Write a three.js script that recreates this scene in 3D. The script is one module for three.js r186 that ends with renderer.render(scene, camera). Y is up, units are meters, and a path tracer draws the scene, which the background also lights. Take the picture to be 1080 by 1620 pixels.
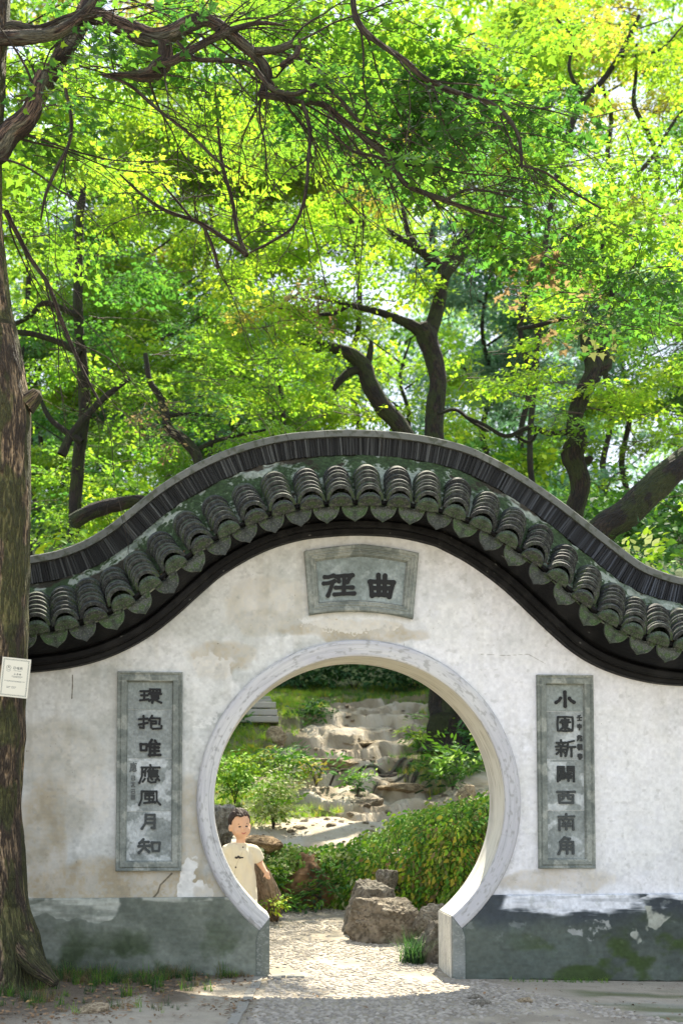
import * as THREE from 'three';
import { mergeGeometries, mergeVertices, toCreasedNormals } from 'three/addons/utils/BufferGeometryUtils.js';

// ---------------------------------------------------------------- camera, sky, sun, exposure
const scene = new THREE.Scene();
const F = 1700, EYE = 1.21, DIST = 7.6, YAW = -5, PITCH = 3;
const camera = new THREE.PerspectiveCamera(2 * Math.atan(810 / F) * 180 / Math.PI, 1080 / 1620, 0.05, 900);
camera.rotation.order = 'YXZ';
camera.rotation.set(PITCH * Math.PI / 180, YAW * Math.PI / 180, 0);
camera.position.set(-0.985, EYE, DIST);
camera.setViewOffset(1080, 1620, 41, -374, 1080, 1620);
camera.focus = 8.0;
camera.userData.fStop = 2.0;
camera.updateMatrixWorld(true);
scene.add(camera);

const renderer = new THREE.WebGLRenderer();
renderer.toneMapping = THREE.LinearToneMapping;
renderer.toneMappingExposure = 3.18;
renderer.shadowMap.enabled = true;

const SUN = new THREE.Vector3(0.30, 1.25, -0.75).normalize();
{ // a bright, thinly veiled summer sky: the same in every direction round the horizon
  const w = 256, h = 128, d = new Float32Array(w * h * 4);
  for (let j = 0; j < h; j++) for (let i = 0; i < w; i++) {
    const up = Math.max(0, Math.sin(((j + 0.5) / h - 0.5) * Math.PI)), k = Math.pow(up, 0.6);
    const o = (j * w + i) * 4;
    d[o] = 0.49 - 0.15 * k; d[o + 1] = 0.51 - 0.10 * k; d[o + 2] = 0.53 + 0.01 * k; d[o + 3] = 1;
  }
  const t = new THREE.DataTexture(d, w, h, THREE.RGBAFormat, THREE.FloatType);
  t.mapping = THREE.EquirectangularReflectionMapping; t.magFilter = t.minFilter = THREE.LinearFilter; t.needsUpdate = true;
  scene.background = t; scene.environment = t;
}
const sun = new THREE.DirectionalLight(new THREE.Color(1, 0.91, 0.74), 5.0);
sun.name = 'sun';
sun.position.copy(SUN).multiplyScalar(60); sun.castShadow = true; sun.shadow.radius = 1;
Object.assign(sun.shadow.camera, { left: -20, right: 20, top: 25, bottom: -10, near: 1, far: 140 });
sun.shadow.mapSize.set(2048, 2048);
scene.add(sun, sun.target);

// ---------------------------------------------------------------- small tools
function rng(seed) { let s = seed | 0; return () => { s = (s + 0x6d2b79f5) | 0; let t = Math.imul(s ^ (s >>> 15), 1 | s); t = (t + Math.imul(t ^ (t >>> 7), 61 | t)) ^ t; return ((t ^ (t >>> 14)) >>> 0) / 4294967296; }; }
const lerp = (a, b, t) => a + (b - a) * t, clamp = (x, a = 0, b = 1) => Math.min(b, Math.max(a, x));
const smooth = (a, b, x) => { const t = clamp((x - a) / (b - a)); return t * t * (3 - 2 * t); };
const V = (x, y, z) => new THREE.Vector3(x, y, z);
function hash3(x, y, z) { let h = Math.imul(x, 374761393) + Math.imul(y, 668265263) + Math.imul(z, 2147483647 - 1274126177); h = Math.imul(h ^ (h >>> 13), 1274126177); return ((h ^ (h >>> 16)) >>> 0) / 4294967296; }
function noise3(x, y, z) {
  const i = Math.floor(x), j = Math.floor(y), k = Math.floor(z); let u = x - i, v = y - j, w = z - k;
  u = u * u * (3 - 2 * u); v = v * v * (3 - 2 * v); w = w * w * (3 - 2 * w);
  return lerp(lerp(lerp(hash3(i, j, k), hash3(i + 1, j, k), u), lerp(hash3(i, j + 1, k), hash3(i + 1, j + 1, k), u), v),
    lerp(lerp(hash3(i, j, k + 1), hash3(i + 1, j, k + 1), u), lerp(hash3(i, j + 1, k + 1), hash3(i + 1, j + 1, k + 1), u), v), w);
}
function noise2(x, y) {
  const i = Math.floor(x), j = Math.floor(y); let u = x - i, v = y - j; u = u * u * (3 - 2 * u); v = v * v * (3 - 2 * v);
  return lerp(lerp(hash3(i, j, 7), hash3(i + 1, j, 7), u), lerp(hash3(i, j + 1, 7), hash3(i + 1, j + 1, 7), u), v);
}
function fbm(x, y, o = 4) { let s = 0, a = 0.5, n = 0; for (let i = 0; i < o; i++) { s += a * noise2(x, y); n += a; a *= 0.5; x = x * 2.03 + 17.1; y = y * 2.03 - 9.7; } return s / n; }
function fbm3(x, y, z, o = 3) { let s = 0, a = 0.5, n = 0; for (let i = 0; i < o; i++) { s += a * noise3(x, y, z); n += a; a *= 0.5; x = x * 2.03 + 17.1; y = y * 2.03 - 9.7; z = z * 2.03 + 4.3; } return s / n; }
// a point of the real place, from where the photograph shows it and how deep (z) it stands
const _right = V(1, 0, 0).applyQuaternion(camera.quaternion), _up = V(0, 1, 0).applyQuaternion(camera.quaternion), _fwd = V(0, 0, -1).applyQuaternion(camera.quaternion);
function at(px, py, z) {
  const d = _fwd.clone().addScaledVector(_right, (px - 540 + 41) / F).addScaledVector(_up, -(py - 810 - 374) / F);
  return camera.position.clone().addScaledVector(d, (z - DIST) / d.z);
}
const pxm = (z) => (DIST - z) / F;      // metres per pixel at that depth
const taken = {};
function numbered(n) { const k = (taken[n] = (taken[n] ?? -1) + 1); return k ? n + '_' + String(k).padStart(3, '0') : n; }
function sh(o) { o.castShadow = o.receiveShadow = true; return o; }
function tag(o, label, category, group, kind) { Object.assign(o.userData, label ? { label } : {}, category ? { category } : {}, group ? { group } : {}, kind ? { kind } : {}); return o; }
function thing(name, pos, label, category, group) { const o = new THREE.Group(); o.name = numbered(name); o.position.copy(pos ?? V(0, 0, 0)); scene.add(o); return tag(o, label, category, group); }
function part(name, geo, mat, parent = scene) { const m = sh(new THREE.Mesh(geo, mat)); m.name = parent === scene ? numbered(name) : name; parent.add(m); return m; }
function local(geo, o) { return geo.translate(-o.position.x, -o.position.y, -o.position.z); }

// ---------------------------------------------------------------- textures and materials
function tex(w, h, fn, { srgb = true, rx = 1, ry = 1, mirror = false, tall = false } = {}) {   // fn gives sRGB 0..1 triples or one number
  const d = new Uint8Array(w * h * 4);
  for (let j = 0; j < h; j++) for (let i = 0; i < w; i++) {
    const c = fn((i + 0.5) / w, (j + 0.5) / h), o = (j * w + i) * 4;
    if (c.length) { d[o] = clamp(c[0]) * 255; d[o + 1] = clamp(c[1]) * 255; d[o + 2] = clamp(c[2]) * 255; } else d[o] = d[o + 1] = d[o + 2] = clamp(c) * 255;
    d[o + 3] = 255;
  }
  const t = new THREE.DataTexture(d, w, h);
  t.wrapS = t.wrapT = mirror ? THREE.MirroredRepeatWrapping : THREE.RepeatWrapping; t.repeat.set(rx, ry); if (tall) t.wrapT = THREE.MirroredRepeatWrapping;
  t.magFilter = THREE.LinearFilter; t.minFilter = THREE.LinearMipmapLinearFilter; t.generateMipmaps = true;
  if (srgb) t.colorSpace = THREE.SRGBColorSpace;
  t.needsUpdate = true; return t;
}
const mix3 = (a, b, t) => [lerp(a[0], b[0], t), lerp(a[1], b[1], t), lerp(a[2], b[2], t)];
function mat(name, color, roughness, more = {}) {
  const m = new THREE.MeshPhysicalMaterial({ roughness, side: THREE.DoubleSide, ...more }); m.name = name;
  if (Array.isArray(color)) m.color.setRGB(...color); else m.color.set(color);
  return m;
}
function leafMat(name, through, rough = 1) { return mat(name, [1, 1, 1], rough, { transmission: through, thickness: 0, specularIntensity: 0.35 }); }

const grain = tex(512, 512, (u, v) => 0.35 + 0.5 * fbm(u * 60, v * 60, 3) * (0.6 + 0.4 * noise2(u * 11, v * 11)), { srgb: false, mirror: true });
// bark: long furrows along the limb, moss in patches
const furrows = (u, v, s) => { const a = u * Math.PI * 2, c = Math.cos(a), d = Math.sin(a), w = (fbm3(c * 1.2 + s, d * 1.2, v * 9, 2) - 0.5) * 3; return [fbm3(c * 10 + s + w, d * 10 - w, v * 52, 3) * 0.75 + fbm3(c * 3.8 - w, d * 3.8 + s, v * 14, 2) * 0.25, c, d]; };
function barkTex(a, b, moss, mossy, seed) {
  return tex(512, 1024, (u, v) => {
    const [f, c0, d0] = furrows(u, v, seed), g = noise3(c0 * 20 + seed, d0 * 20, v * 190), k = smooth(0.40, 0.60, f) * smooth(0.2, 0.6, fbm3(c0 * 1.1, d0 * 1.1 + seed, v * 17, 2));
    let c = mix3(a, b, k * 0.75 + g * 0.3);
    const m = smooth(0.55 - mossy * 0.35, 0.62 - mossy * 0.2, fbm3(c0 * 1.0 + seed * 3, d0 * 1.0, v * 11, 4)) * (0.55 + 0.45 * g);
    return mix3(c, moss, m * 0.85);
  }, { tall: true });
}
const barkBump = tex(512, 1024, (u, v) => smooth(0.36, 0.64, furrows(u, v, 3)[0]) * 0.8 + 0.2 * noise3(Math.cos(u * 6.2832) * 24, Math.sin(u * 6.2832) * 24, v * 220), { srgb: false, tall: true });
const M = {};
M.barkFront = mat('bark', [1, 1, 1], 0.95, { map: barkTex([0.14, 0.11, 0.085], [0.64, 0.55, 0.43], [0.24, 0.27, 0.11], 0.24, 3), bumpMap: barkBump, bumpScale: 0.05 });
M.barkLimb = mat('limb_bark', [1, 1, 1], 0.95, { map: barkTex([0.12, 0.09, 0.075], [0.52, 0.43, 0.36], [0.42, 0.43, 0.36], 0.16, 9), bumpMap: barkBump, bumpScale: 0.03 });
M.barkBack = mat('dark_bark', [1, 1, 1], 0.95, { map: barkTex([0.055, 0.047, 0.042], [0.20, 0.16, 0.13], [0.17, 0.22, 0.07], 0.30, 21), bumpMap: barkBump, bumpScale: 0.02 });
M.twig = mat('twig_bark', [0.055, 0.04, 0.032], 0.95);

// ---------------------------------------------------------------- the ground
// how high the ground lies behind the wall, row by row of the photograph: [z, height]
const HZ = [[3, 0], [0, 0], [-1.6, 0.06], [-3.4, 0.15], [-3.75, 0.18], [-4.4, at(450, 1332, -4.4).y], [-5.2, at(560, 1300, -5.2).y], [-6.2, at(650, 1268, -6.2).y], [-7.0, at(560, 1240, -7).y], [-8.0, at(540, 1200, -8).y],
  [-9.2, at(540, 1160, -9.2).y], [-10.4, at(560, 1124, -10.4).y], [-13, at(600, 1098, -13).y], [-20, 5.6], [-45, 13], [-90, 24], [-300, 40]];
function baseH(z) {
  if (z >= HZ[0][0]) return 0;
  for (let i = 1; i < HZ.length; i++) if (z >= HZ[i][0]) { const t = (z - HZ[i - 1][0]) / (HZ[i][0] - HZ[i - 1][0]); return lerp(HZ[i - 1][1], HZ[i][1], t * t * (3 - 2 * t) * 0.4 + t * 0.6); }
  return HZ[HZ.length - 1][1];
}
function nearest(pts, x, z) { // distance to a polyline in plan
  let best = 1e9;
  for (let i = 1; i < pts.length; i++) {
    const [ax, az] = pts[i - 1], [bx, bz] = pts[i], t = clamp(((x - ax) * (bx - ax) + (z - az) * (bz - az)) / ((bx - ax) ** 2 + (bz - az) ** 2));
    best = Math.min(best, Math.hypot(x - ax - t * (bx - ax), z - az - t * (bz - az)));
  }
  return best;
}
const P2 = (px, z) => [at(px, 1270, z).x, z];
const upperPath = [P2(380, -4.3), P2(460, -4.5), P2(560, -5.2), P2(650, -6.0), P2(780, -6.6), P2(1000, -7.2)];
const rockPath = [P2(600, -6.6), P2(545, -7.4), P2(520, -8.2), P2(560, -9.1), P2(590, -10.2), P2(600, -11.5)];
// the foot of the bank where the pebble path ends
const bankZ = (x) => -3.75 + smooth(0.1, 1.3, x) * 1.25 + smooth(-0.9, -1.5, x) * 2.4;
function ground(x, z) {
  let y;
  if (z > -0.2) y = -0.028 * x + 0.006 * (fbm(x * 3, z * 3, 3) - 0.5);
  else {
    const b = bankZ(x), back = baseH(Math.min(z, -4.3)), low = baseH(Math.max(z, -3.7)) - 0.028 * x * smooth(-2, 0, z);
    const up = smooth(b + 0.12, b - 0.18, z + (fbm(x * 2.2, z * 2.2, 2) - 0.5) * 0.5);
    const top = z < -4.3 ? back : lerp(baseH(-4.3) - 0.06, baseH(-4.3), clamp((b - z) / 0.8));
    y = lerp(low, top, up);
    if (z < -4.3) {
      y += (fbm(x * 0.9 + 5, z * 0.9, 4) - 0.5) * 0.35 * smooth(-4.3, -6, z) * smooth(0.25, 0.9, Math.min(nearest(rockPath, x, z), nearest(upperPath, x, z)));
      const rocky = 1 - smooth(0.9, 1.5, nearest(rockPath, x, z));        // worn ledges across the climb
      if (rocky > 0) { const w = z * 1.5 + (fbm(x * 1.3, z * 1.1 + 3, 3) - 0.5) * 2.6, q = Math.floor(w), f = w - q; y += rocky * ((smooth(0.0, 0.16, f) - f) * -0.24 + (fbm(x * 6, z * 6, 3) - 0.5) * 0.06 + (Math.abs(fbm(x * 3.1 + 2, z * 4.3, 3) - 0.5) - 0.1) * -0.10); }
      y += Math.max(0, Math.abs(x - 0.4) - 2.2) * 0.12 * smooth(-5, -9, z);
    }
    y = y - 0.02 * Math.max(0, x) * smooth(-1, 0, z);
  }
  return y;
}
{
  const xs = [], zs = [];
  for (let x = -6; x <= 6.0001; x += 0.05) xs.push(x);
  for (let s = 0.06, x = 6; x < 320; s *= 1.16) { x += s; xs.push(x); xs.unshift(-x); }
  for (let z = 3.4; z >= -14; z -= 0.05) zs.push(z);
  for (let s = 0.06, z = -14; z > -330; s *= 1.16) { z -= s; zs.push(z); }
  for (let s = 0.06, z = 3.4; z < 260; s *= 1.2) { z += s; zs.unshift(z); }
  const pos = [], col = [], uv = [], idx = [], W = xs.length;
  const sand = [0.43, 0.35, 0.235], soil = [0.16, 0.12, 0.08], grass = [0.085, 0.115, 0.030], gravel = [0.32, 0.30, 0.26], moss = [0.10, 0.12, 0.045], slab = [0.30, 0.30, 0.26];
  for (const z of zs) for (const x of xs) {
    const y = ground(x, z); pos.push(x, y, z); uv.push(x, z);
    const n = fbm(x * 1.7, z * 1.7, 4), n2 = fbm(x * 9 + 3, z * 9, 3), n3 = fbm(x * 4 - 8, z * 4 + 2, 4);
    let c;
    if (z > -0.25) {
      c = mix3(mix3([0.39, 0.335, 0.25], soil, smooth(0.5, 0.75, n2) * 0.6), gravel, 0.3);
      const green = smooth(-0.7, -1.15, x + (n3 - 0.5) * 1.2 + 0.45 * z) * smooth(2.4, 1.0, z + (n - 0.5) * 1.6 + 0.35 * (x + 1.6));
      c = mix3(c, mix3([0.13, 0.095, 0.06], [0.075, 0.055, 0.035], n2), green * 0.9);
      const wet = smooth(0.9, 1.4, x + (n - 0.5)) * smooth(0.4, 0.62, fbm(x * 1.4, z * 5, 4));
      c = mix3(c, mix3(moss, slab, smooth(0.35, 0.65, fbm(x * 1.1 + 4, z * 7, 4))), wet * 0.85);
    } else {
      const d = Math.min(nearest(upperPath, x, z) - 0.58, nearest(rockPath, x, z) - 0.80) + (n3 - 0.5) * 0.5, low = z > bankZ(x) - 0.05;
      const soft = mix3(mix3(grass, soil, smooth(0.45, 0.7, n) * 0.7), [0.16, 0.15, 0.045], smooth(0.5, 0.7, n3) * 0.5);
      c = low ? mix3(gravel, sand, 0.4) : mix3(mix3(sand, gravel, n2), soft, smooth(-0.1, 0.25, d));
      if (!low && nearest(rockPath, x, z) < 1.5) c = mix3(c, [0.17, 0.135, 0.085], smooth(0.46, 0.62, fbm(x * 4, z * 7 + 9, 4)) * 0.75);
      if (z > -4.3 && z < bankZ(x) + 0.25) c = mix3(c, [0.16, 0.10, 0.06], 0.8);
    }
    const k = 0.75 + 0.5 * n2; col.push(c[0] * k, c[1] * k, c[2] * k);
  }
  for (let j = 1; j < zs.length; j++) for (let i = 1; i < W; i++) { const a = (j - 1) * W + i - 1; idx.push(a, a + W, a + 1, a + 1, a + W, a + W + 1); }
  const g = new THREE.BufferGeometry();
  g.setAttribute('position', new THREE.Float32BufferAttribute(pos, 3)); g.setAttribute('color', new THREE.Float32BufferAttribute(col, 3)); g.setAttribute('uv', new THREE.Float32BufferAttribute(uv, 2));
  for (let i = 0; i < idx.length; i += 3) { const t = idx[i + 1]; idx[i + 1] = idx[i + 2]; idx[i + 2] = t; }
  // rows run from far in front to far behind: keep faces upward
  g.setIndex(idx); g.computeVertexNormals();
  const n = g.attributes.normal; let s = 0; for (let i = 0; i < 500; i++) s += n.getY(i * 50);
  if (s < 0) { for (let i = 0; i < idx.length; i += 3) { const t = idx[i + 1]; idx[i + 1] = idx[i + 2]; idx[i + 2] = t; } g.setIndex(idx); g.computeVertexNormals(); }
  const t = grain.clone(); t.repeat.set(1.4, 1.4);
  const m = mat('earth', [1, 1, 1], 0.96, { vertexColors: true, bumpMap: t, bumpScale: 0.03 });
  tag(part('ground', g, m), null, null, null, 'structure');
}

// ---------------------------------------------------------------- the pebble path
{
  const R = rng(5), edge = (z) => [lerp(-0.66, -0.92, clamp(z / 2)) , 9];
  const inside = (x, z) => {
    const l = z > 0 ? -0.62 - 0.13 * z : lerp(-0.63, -1.15, smooth(0, -0.9, z)), r = z > 0.15 ? 0.72 + 0.55 * z + 0.1 * noise2(z * 3, 1) : lerp(0.66, 1.05, smooth(0, -0.8, z));
    return x > l && x < r && z > bankZ(x) + 0.12;
  };
  // the bed of the path: a thin sheet following the ground
  const pos = [], col = [], uv = [], idx = [], nx = 64, nz = 150, z0 = 3.2, z1 = -3.8;
  for (let j = 0; j <= nz; j++) {
    const z = lerp(z0, z1, j / nz), l = z > 0 ? -0.62 - 0.13 * z : lerp(-0.63, -1.15, smooth(0, -0.9, z)), r = z > 0.15 ? 0.72 + 0.55 * z + 0.1 * noise2(z * 3, 1) : lerp(0.66, 1.05, smooth(0, -0.8, z));
    for (let i = 0; i <= nx; i++) {
      const x = lerp(l, r, i / nx), n = fbm(x * 6, z * 6, 3), n2 = fbm(x * 1.3, z * 1.3, 3);
      pos.push(x, ground(x, z) + 0.006, z); uv.push(x, z);
      const c = mix3([0.40, 0.35, 0.27], [0.25, 0.215, 0.165], smooth(0.35, 0.65, n) * 0.7 + n2 * 0.3); col.push(...c);
    }
  }
  for (let j = 0; j < nz; j++) for (let i = 0; i < nx; i++) { const a = j * (nx + 1) + i; idx.push(a, a + 1, a + nx + 1, a + 1, a + nx + 2, a + nx + 1); }
  const g = new THREE.BufferGeometry();
  g.setAttribute('position', new THREE.Float32BufferAttribute(pos, 3)); g.setAttribute('color', new THREE.Float32BufferAttribute(col, 3)); g.setAttribute('uv', new THREE.Float32BufferAttribute(uv, 2)); g.setIndex(idx); g.computeVertexNormals();
  const t = grain.clone(); t.repeat.set(3, 3);
  const path = tag(part('path', g, mat('path_mortar', [1, 1, 1], 0.93, { vertexColors: true, bumpMap: t, bumpScale: 0.02 })), null, null, null, 'structure');
  // pebbles set in it, mostly on edge across the way
  const peb = new THREE.IcosahedronGeometry(1, 1), list = [];
  for (let z = 3.1; z > -3.9; z -= 0.029) for (let x = -1.5; x < 2.6; x += 0.04) {
    const a = x + (R() - 0.5) * 0.04, b = z + (R() - 0.5) * 0.03; if (!inside(a, b) || R() < 0.15 + 0.8 * smooth(0.46, 0.6, fbm(a * 1.8, b * 1.8, 3))) continue;
    list.push([a, b, 0.013 + R() * 0.011, 0.008 + R() * 0.007, (R() - 0.5) * 1.6]);
  }
  const im = new THREE.InstancedMesh(peb, mat('pebble', [1, 1, 1], 0.8), list.length), o = new THREE.Object3D(), c = new THREE.Color();
  list.forEach(([x, z, a, b, r], i) => {
    o.position.set(x, ground(x, z) + 0.003 + R() * 0.003, z); o.rotation.set((R() - 0.5) * 0.3, r, 0); o.scale.set(a, 0.007 + R() * 0.006, b); o.updateMatrix(); im.setMatrixAt(i, o.matrix);
    const k = 0.19 + R() * 0.17; im.setColorAt(i, c.setRGB(k * 1.08, k * 0.97, k * 0.81));
  });
  im.name = 'pebble'; sh(im); tag(im, null, null, null, 'stuff'); path.add(im);
  // stone slips that edge the path on its left, and two bricks by the jamb
  const M1 = mat('kerb_stone', [0.27, 0.255, 0.22], 0.9, { bumpMap: grain, bumpScale: 0.01 });
  for (let i = 0; i < 12; i++) {
    const z = 0.22 + i * 0.235, x = -0.70 - 0.13 * z;
    const s = box(0.06, 0.04, 0.20 + R() * 0.03, 0.008); const m = part('kerb_stone', s, M1, path); m.position.set(x + (R() - 0.5) * 0.015, ground(x, z) - 0.010, z); m.rotation.set(0, -0.13 + (R() - 0.5) * 0.1, (R() - 0.5) * 0.06);
  }
  const M2 = mat('grey_brick', [0.22, 0.215, 0.19], 0.9, { bumpMap: grain, bumpScale: 0.01 });
  for (const [x, z, r, l] of [[-0.60, 0.12, 0.1, 0.12], [-0.47, 0.13, -0.05, 0.12], [-0.60, 0.2, 1.5, 0.1]]) { const m = part('paving_brick', box(l, 0.05, 0.055, 0.006), M2, path); m.position.set(x, ground(x, z) - 0.004, z); m.rotation.y = r; }
}
function box(w, h, d, r = 0.01) { // chamfered block
  const s = new THREE.Shape(); s.moveTo(-w / 2 + r, -h / 2 + r); s.lineTo(w / 2 - r, -h / 2 + r); s.lineTo(w / 2 - r, h / 2 - r); s.lineTo(-w / 2 + r, h / 2 - r); s.closePath();
  return new THREE.ExtrudeGeometry(s, { depth: d - 2 * r, bevelEnabled: true, bevelSegments: 2, bevelSize: r, bevelThickness: r }).translate(0, 0, -d / 2 + r);
}

// ---------------------------------------------------------------- the garden wall
const TH = 0.37;
function curve(pts, z, tail) { // smooth polyline in the wall's plane from pixels, carried on level past both ends
  const p = pts.map(([x, y]) => at(x, y, z)), a = p[0], b = p[p.length - 1], all = [];
  for (let k = 6; k >= 1; k--) all.push(V(a.x - 0.5 * k, a.y, z));
  all.push(...p); for (let k = 1; k <= 6; k++) all.push(V(b.x + 0.5 * k, b.y, z));
  return new THREE.CatmullRomCurve3(all, false, 'centripetal').getSpacedPoints(700);
}
const topLine = curve([[20, 884], [55, 879], [90, 872], [117, 863], [145, 850], [173, 832], [200, 811], [250, 771], [300, 740], [350, 716], [400, 699], [450, 688], [500, 683], [545, 681], [590, 682], [640, 686], [690, 694.5], [740, 708], [770, 721.5], [805, 740], [840, 762], [890, 797], [940, 836], [975, 863], [1015, 892], [1050, 907], [1080, 915], [1110, 919]], 0);
const lowLine = curve([[20, 1060], [80, 1060], [120, 1059.5], [140, 1056], [157, 1051], [200, 1031], [233, 1007], [267, 980], [300, 950], [333, 924], [360, 904], [393, 884], [427, 867.5], [460, 857], [510, 848], [560, 845.5], [610, 846.5], [643, 850.5], [677, 859], [720, 877], [753, 897], [787, 921], [820, 950], [853, 983], [887, 1015], [920, 1042], [953, 1063], [975, 1073], [1000, 1080], [1030, 1080], [1080, 1080], [1110, 1080]], 0.05);
// frames along the crest: place, downward normal, and the gap to the plaster's edge
const spine = [];
{
  const n = 520, L = topLine.map((p) => p), raw = [];
  const c = new THREE.CatmullRomCurve3(L.filter((_, i) => i % 4 === 0)), len = c.getLength(), P = c.getSpacedPoints(n);
  for (let i = 0; i <= n; i++) {
    const t = P[Math.min(n, i + 9)].clone().sub(P[Math.max(0, i - 9)]).normalize();
    raw.push({ p: P[i], t, n: V(t.y, -t.x, 0), s: len * i / n });
  }
  for (const f of raw) { // along the normal to the lower line
    let best = 1e9, gap = 0.75;
    for (const q of lowLine) { const d = q.clone().sub(f.p), along = d.dot(f.n), off = Math.abs(d.x * f.t.x + d.y * f.t.y); if (along > 0.3 && along < 1.3 && off < best) { best = off; gap = along; } }
    f.gap = gap;
  }
  raw.forEach((f, i) => { let s = 0, k = 0; for (let j = Math.max(0, i - 14); j <= Math.min(n, i + 14); j++) { s += raw[j].gap; k++; } spine.push({ ...f, k: s / k / 0.748 }); });
}
const SL = spine[spine.length - 1].s;
function frameAt(s) {
  const u = clamp(s / SL) * (spine.length - 1), i = Math.min(spine.length - 2, Math.floor(u)), f = u - i, a = spine[i], b = spine[i + 1];
  const t = a.t.clone().lerp(b.t, f).normalize();
  return { p: a.p.clone().lerp(b.p, f), t, n: V(t.y, -t.x, 0), k: lerp(a.k, b.k, f) };
}
const onWall = (fr, d, z) => fr.p.clone().addScaledVector(fr.n, z > 0.11 ? -(z - 0.11) * 0.34 * (2.646 - fr.p.y + EYE) : 0).addScaledVector(fr.n, d * fr.k).setZ(z);
function sweep(profile, { closed = true, step = 1, rough = 0, smoothN = false } = {}) { // profile: [down from the crest, z] swept along the wall
  const pos = [], uv = [], idx = [], P = closed ? [...profile, profile[0]] : profile;
  let v = 0;
  for (let e = 0; e < P.length - 1; e++) {
    const len = Math.hypot(P[e + 1][0] - P[e][0], P[e + 1][1] - P[e][1]), nn = rough ? Math.max(1, Math.round(len / 0.02)) : 1, base = pos.length / 3;
    let rows = 0;
    for (let i = 0; i < spine.length; i += step, rows++) for (let q = 0; q <= nn; q++) {
      const d = lerp(P[e][0], P[e + 1][0], q / nn), z = lerp(P[e][1], P[e + 1][1], q / nn), w = onWall(spine[i], d, z);
      if (rough) { const k = (fbm3(w.x * 14, w.y * 14, w.z * 14, 3) - 0.5) * rough; w.addScaledVector(spine[i].n, -k * 0.6); w.z += k * 0.8; }
      pos.push(w.x, w.y, w.z); uv.push(spine[i].s, v + len * q / nn);
    }
    for (let i = 0; i < rows - 1; i++) for (let q = 0; q < nn; q++) { const a = base + i * (nn + 1) + q, b = a + nn + 1; idx.push(a, a + 1, b, b, a + 1, b + 1); }
    v += len;
  }
  const g = new THREE.BufferGeometry();
  g.setAttribute('position', new THREE.Float32BufferAttribute(pos, 3)); g.setAttribute('uv', new THREE.Float32BufferAttribute(uv, 2)); g.setIndex(idx); g.computeVertexNormals();
  return g;
}
const wall = thing('garden_wall', V(0, 0, -0.2), 'white plaster garden wall with a round moon gate under a curved dark tiled roof', 'wall');
const wp = (name, geo, m, parent = wall) => { const o = part(name, parent === wall ? local(geo, wall) : geo, m, parent); return o; };

// the plaster, with its stains where they are: u runs over x -3.2..3.2, v over y -0.4..3.2
const WX = 6.4, WY = 3.6;
const toWall = (px, py) => { const p = at(px, py, 0); return [p.x, p.y]; };
const spot = (x, y, cx, cy, rx, ry) => Math.max(0, 1 - ((x - cx) / rx) ** 2 - ((y - cy) / ry) ** 2);
const stains = [[190, 1405, 190, 45, 0.8], [60, 1330, 60, 110, 0.5], [345, 1035, 60, 30, 0.5], [565, 1000, 130, 18, 0.6], [300, 1330, 40, 110, 0.45], [100, 1240, 80, 120, 0.25], [880, 1400, 110, 22, 0.4], [420, 960, 80, 50, 0.28]].map(([a, b, c, d, e]) => [...toWall(a, b), c / 224, d / 224, e]);
const fresh = [[330, 1090, 55, 60, 0.6], [725, 1000, 60, 60, 0.45], [560, 985, 90, 14, 0.55], [302, 1395, 22, 40, 0.9], [960, 1250, 160, 150, 0.4], [480, 880, 60, 30, 0.2]].map(([a, b, c, d, e]) => [...toWall(a, b), c / 224, d / 224, e]);
const crack = [[272, 1382], [262, 1392], [254, 1400], [250, 1412], [243, 1420]].map(([a, b]) => toWall(a, b)), crack2 = [[806, 1228], [806, 1262], [808, 1300]].map(([a, b]) => toWall(a, b)), crack3 = [[115, 1068], [115, 1085], [114, 1105]].map(([a, b]) => toWall(a, b)), crack4 = [[760, 1035], [800, 1037], [835, 1035], [862, 1050]].map(([a, b]) => toWall(a, b));
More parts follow.
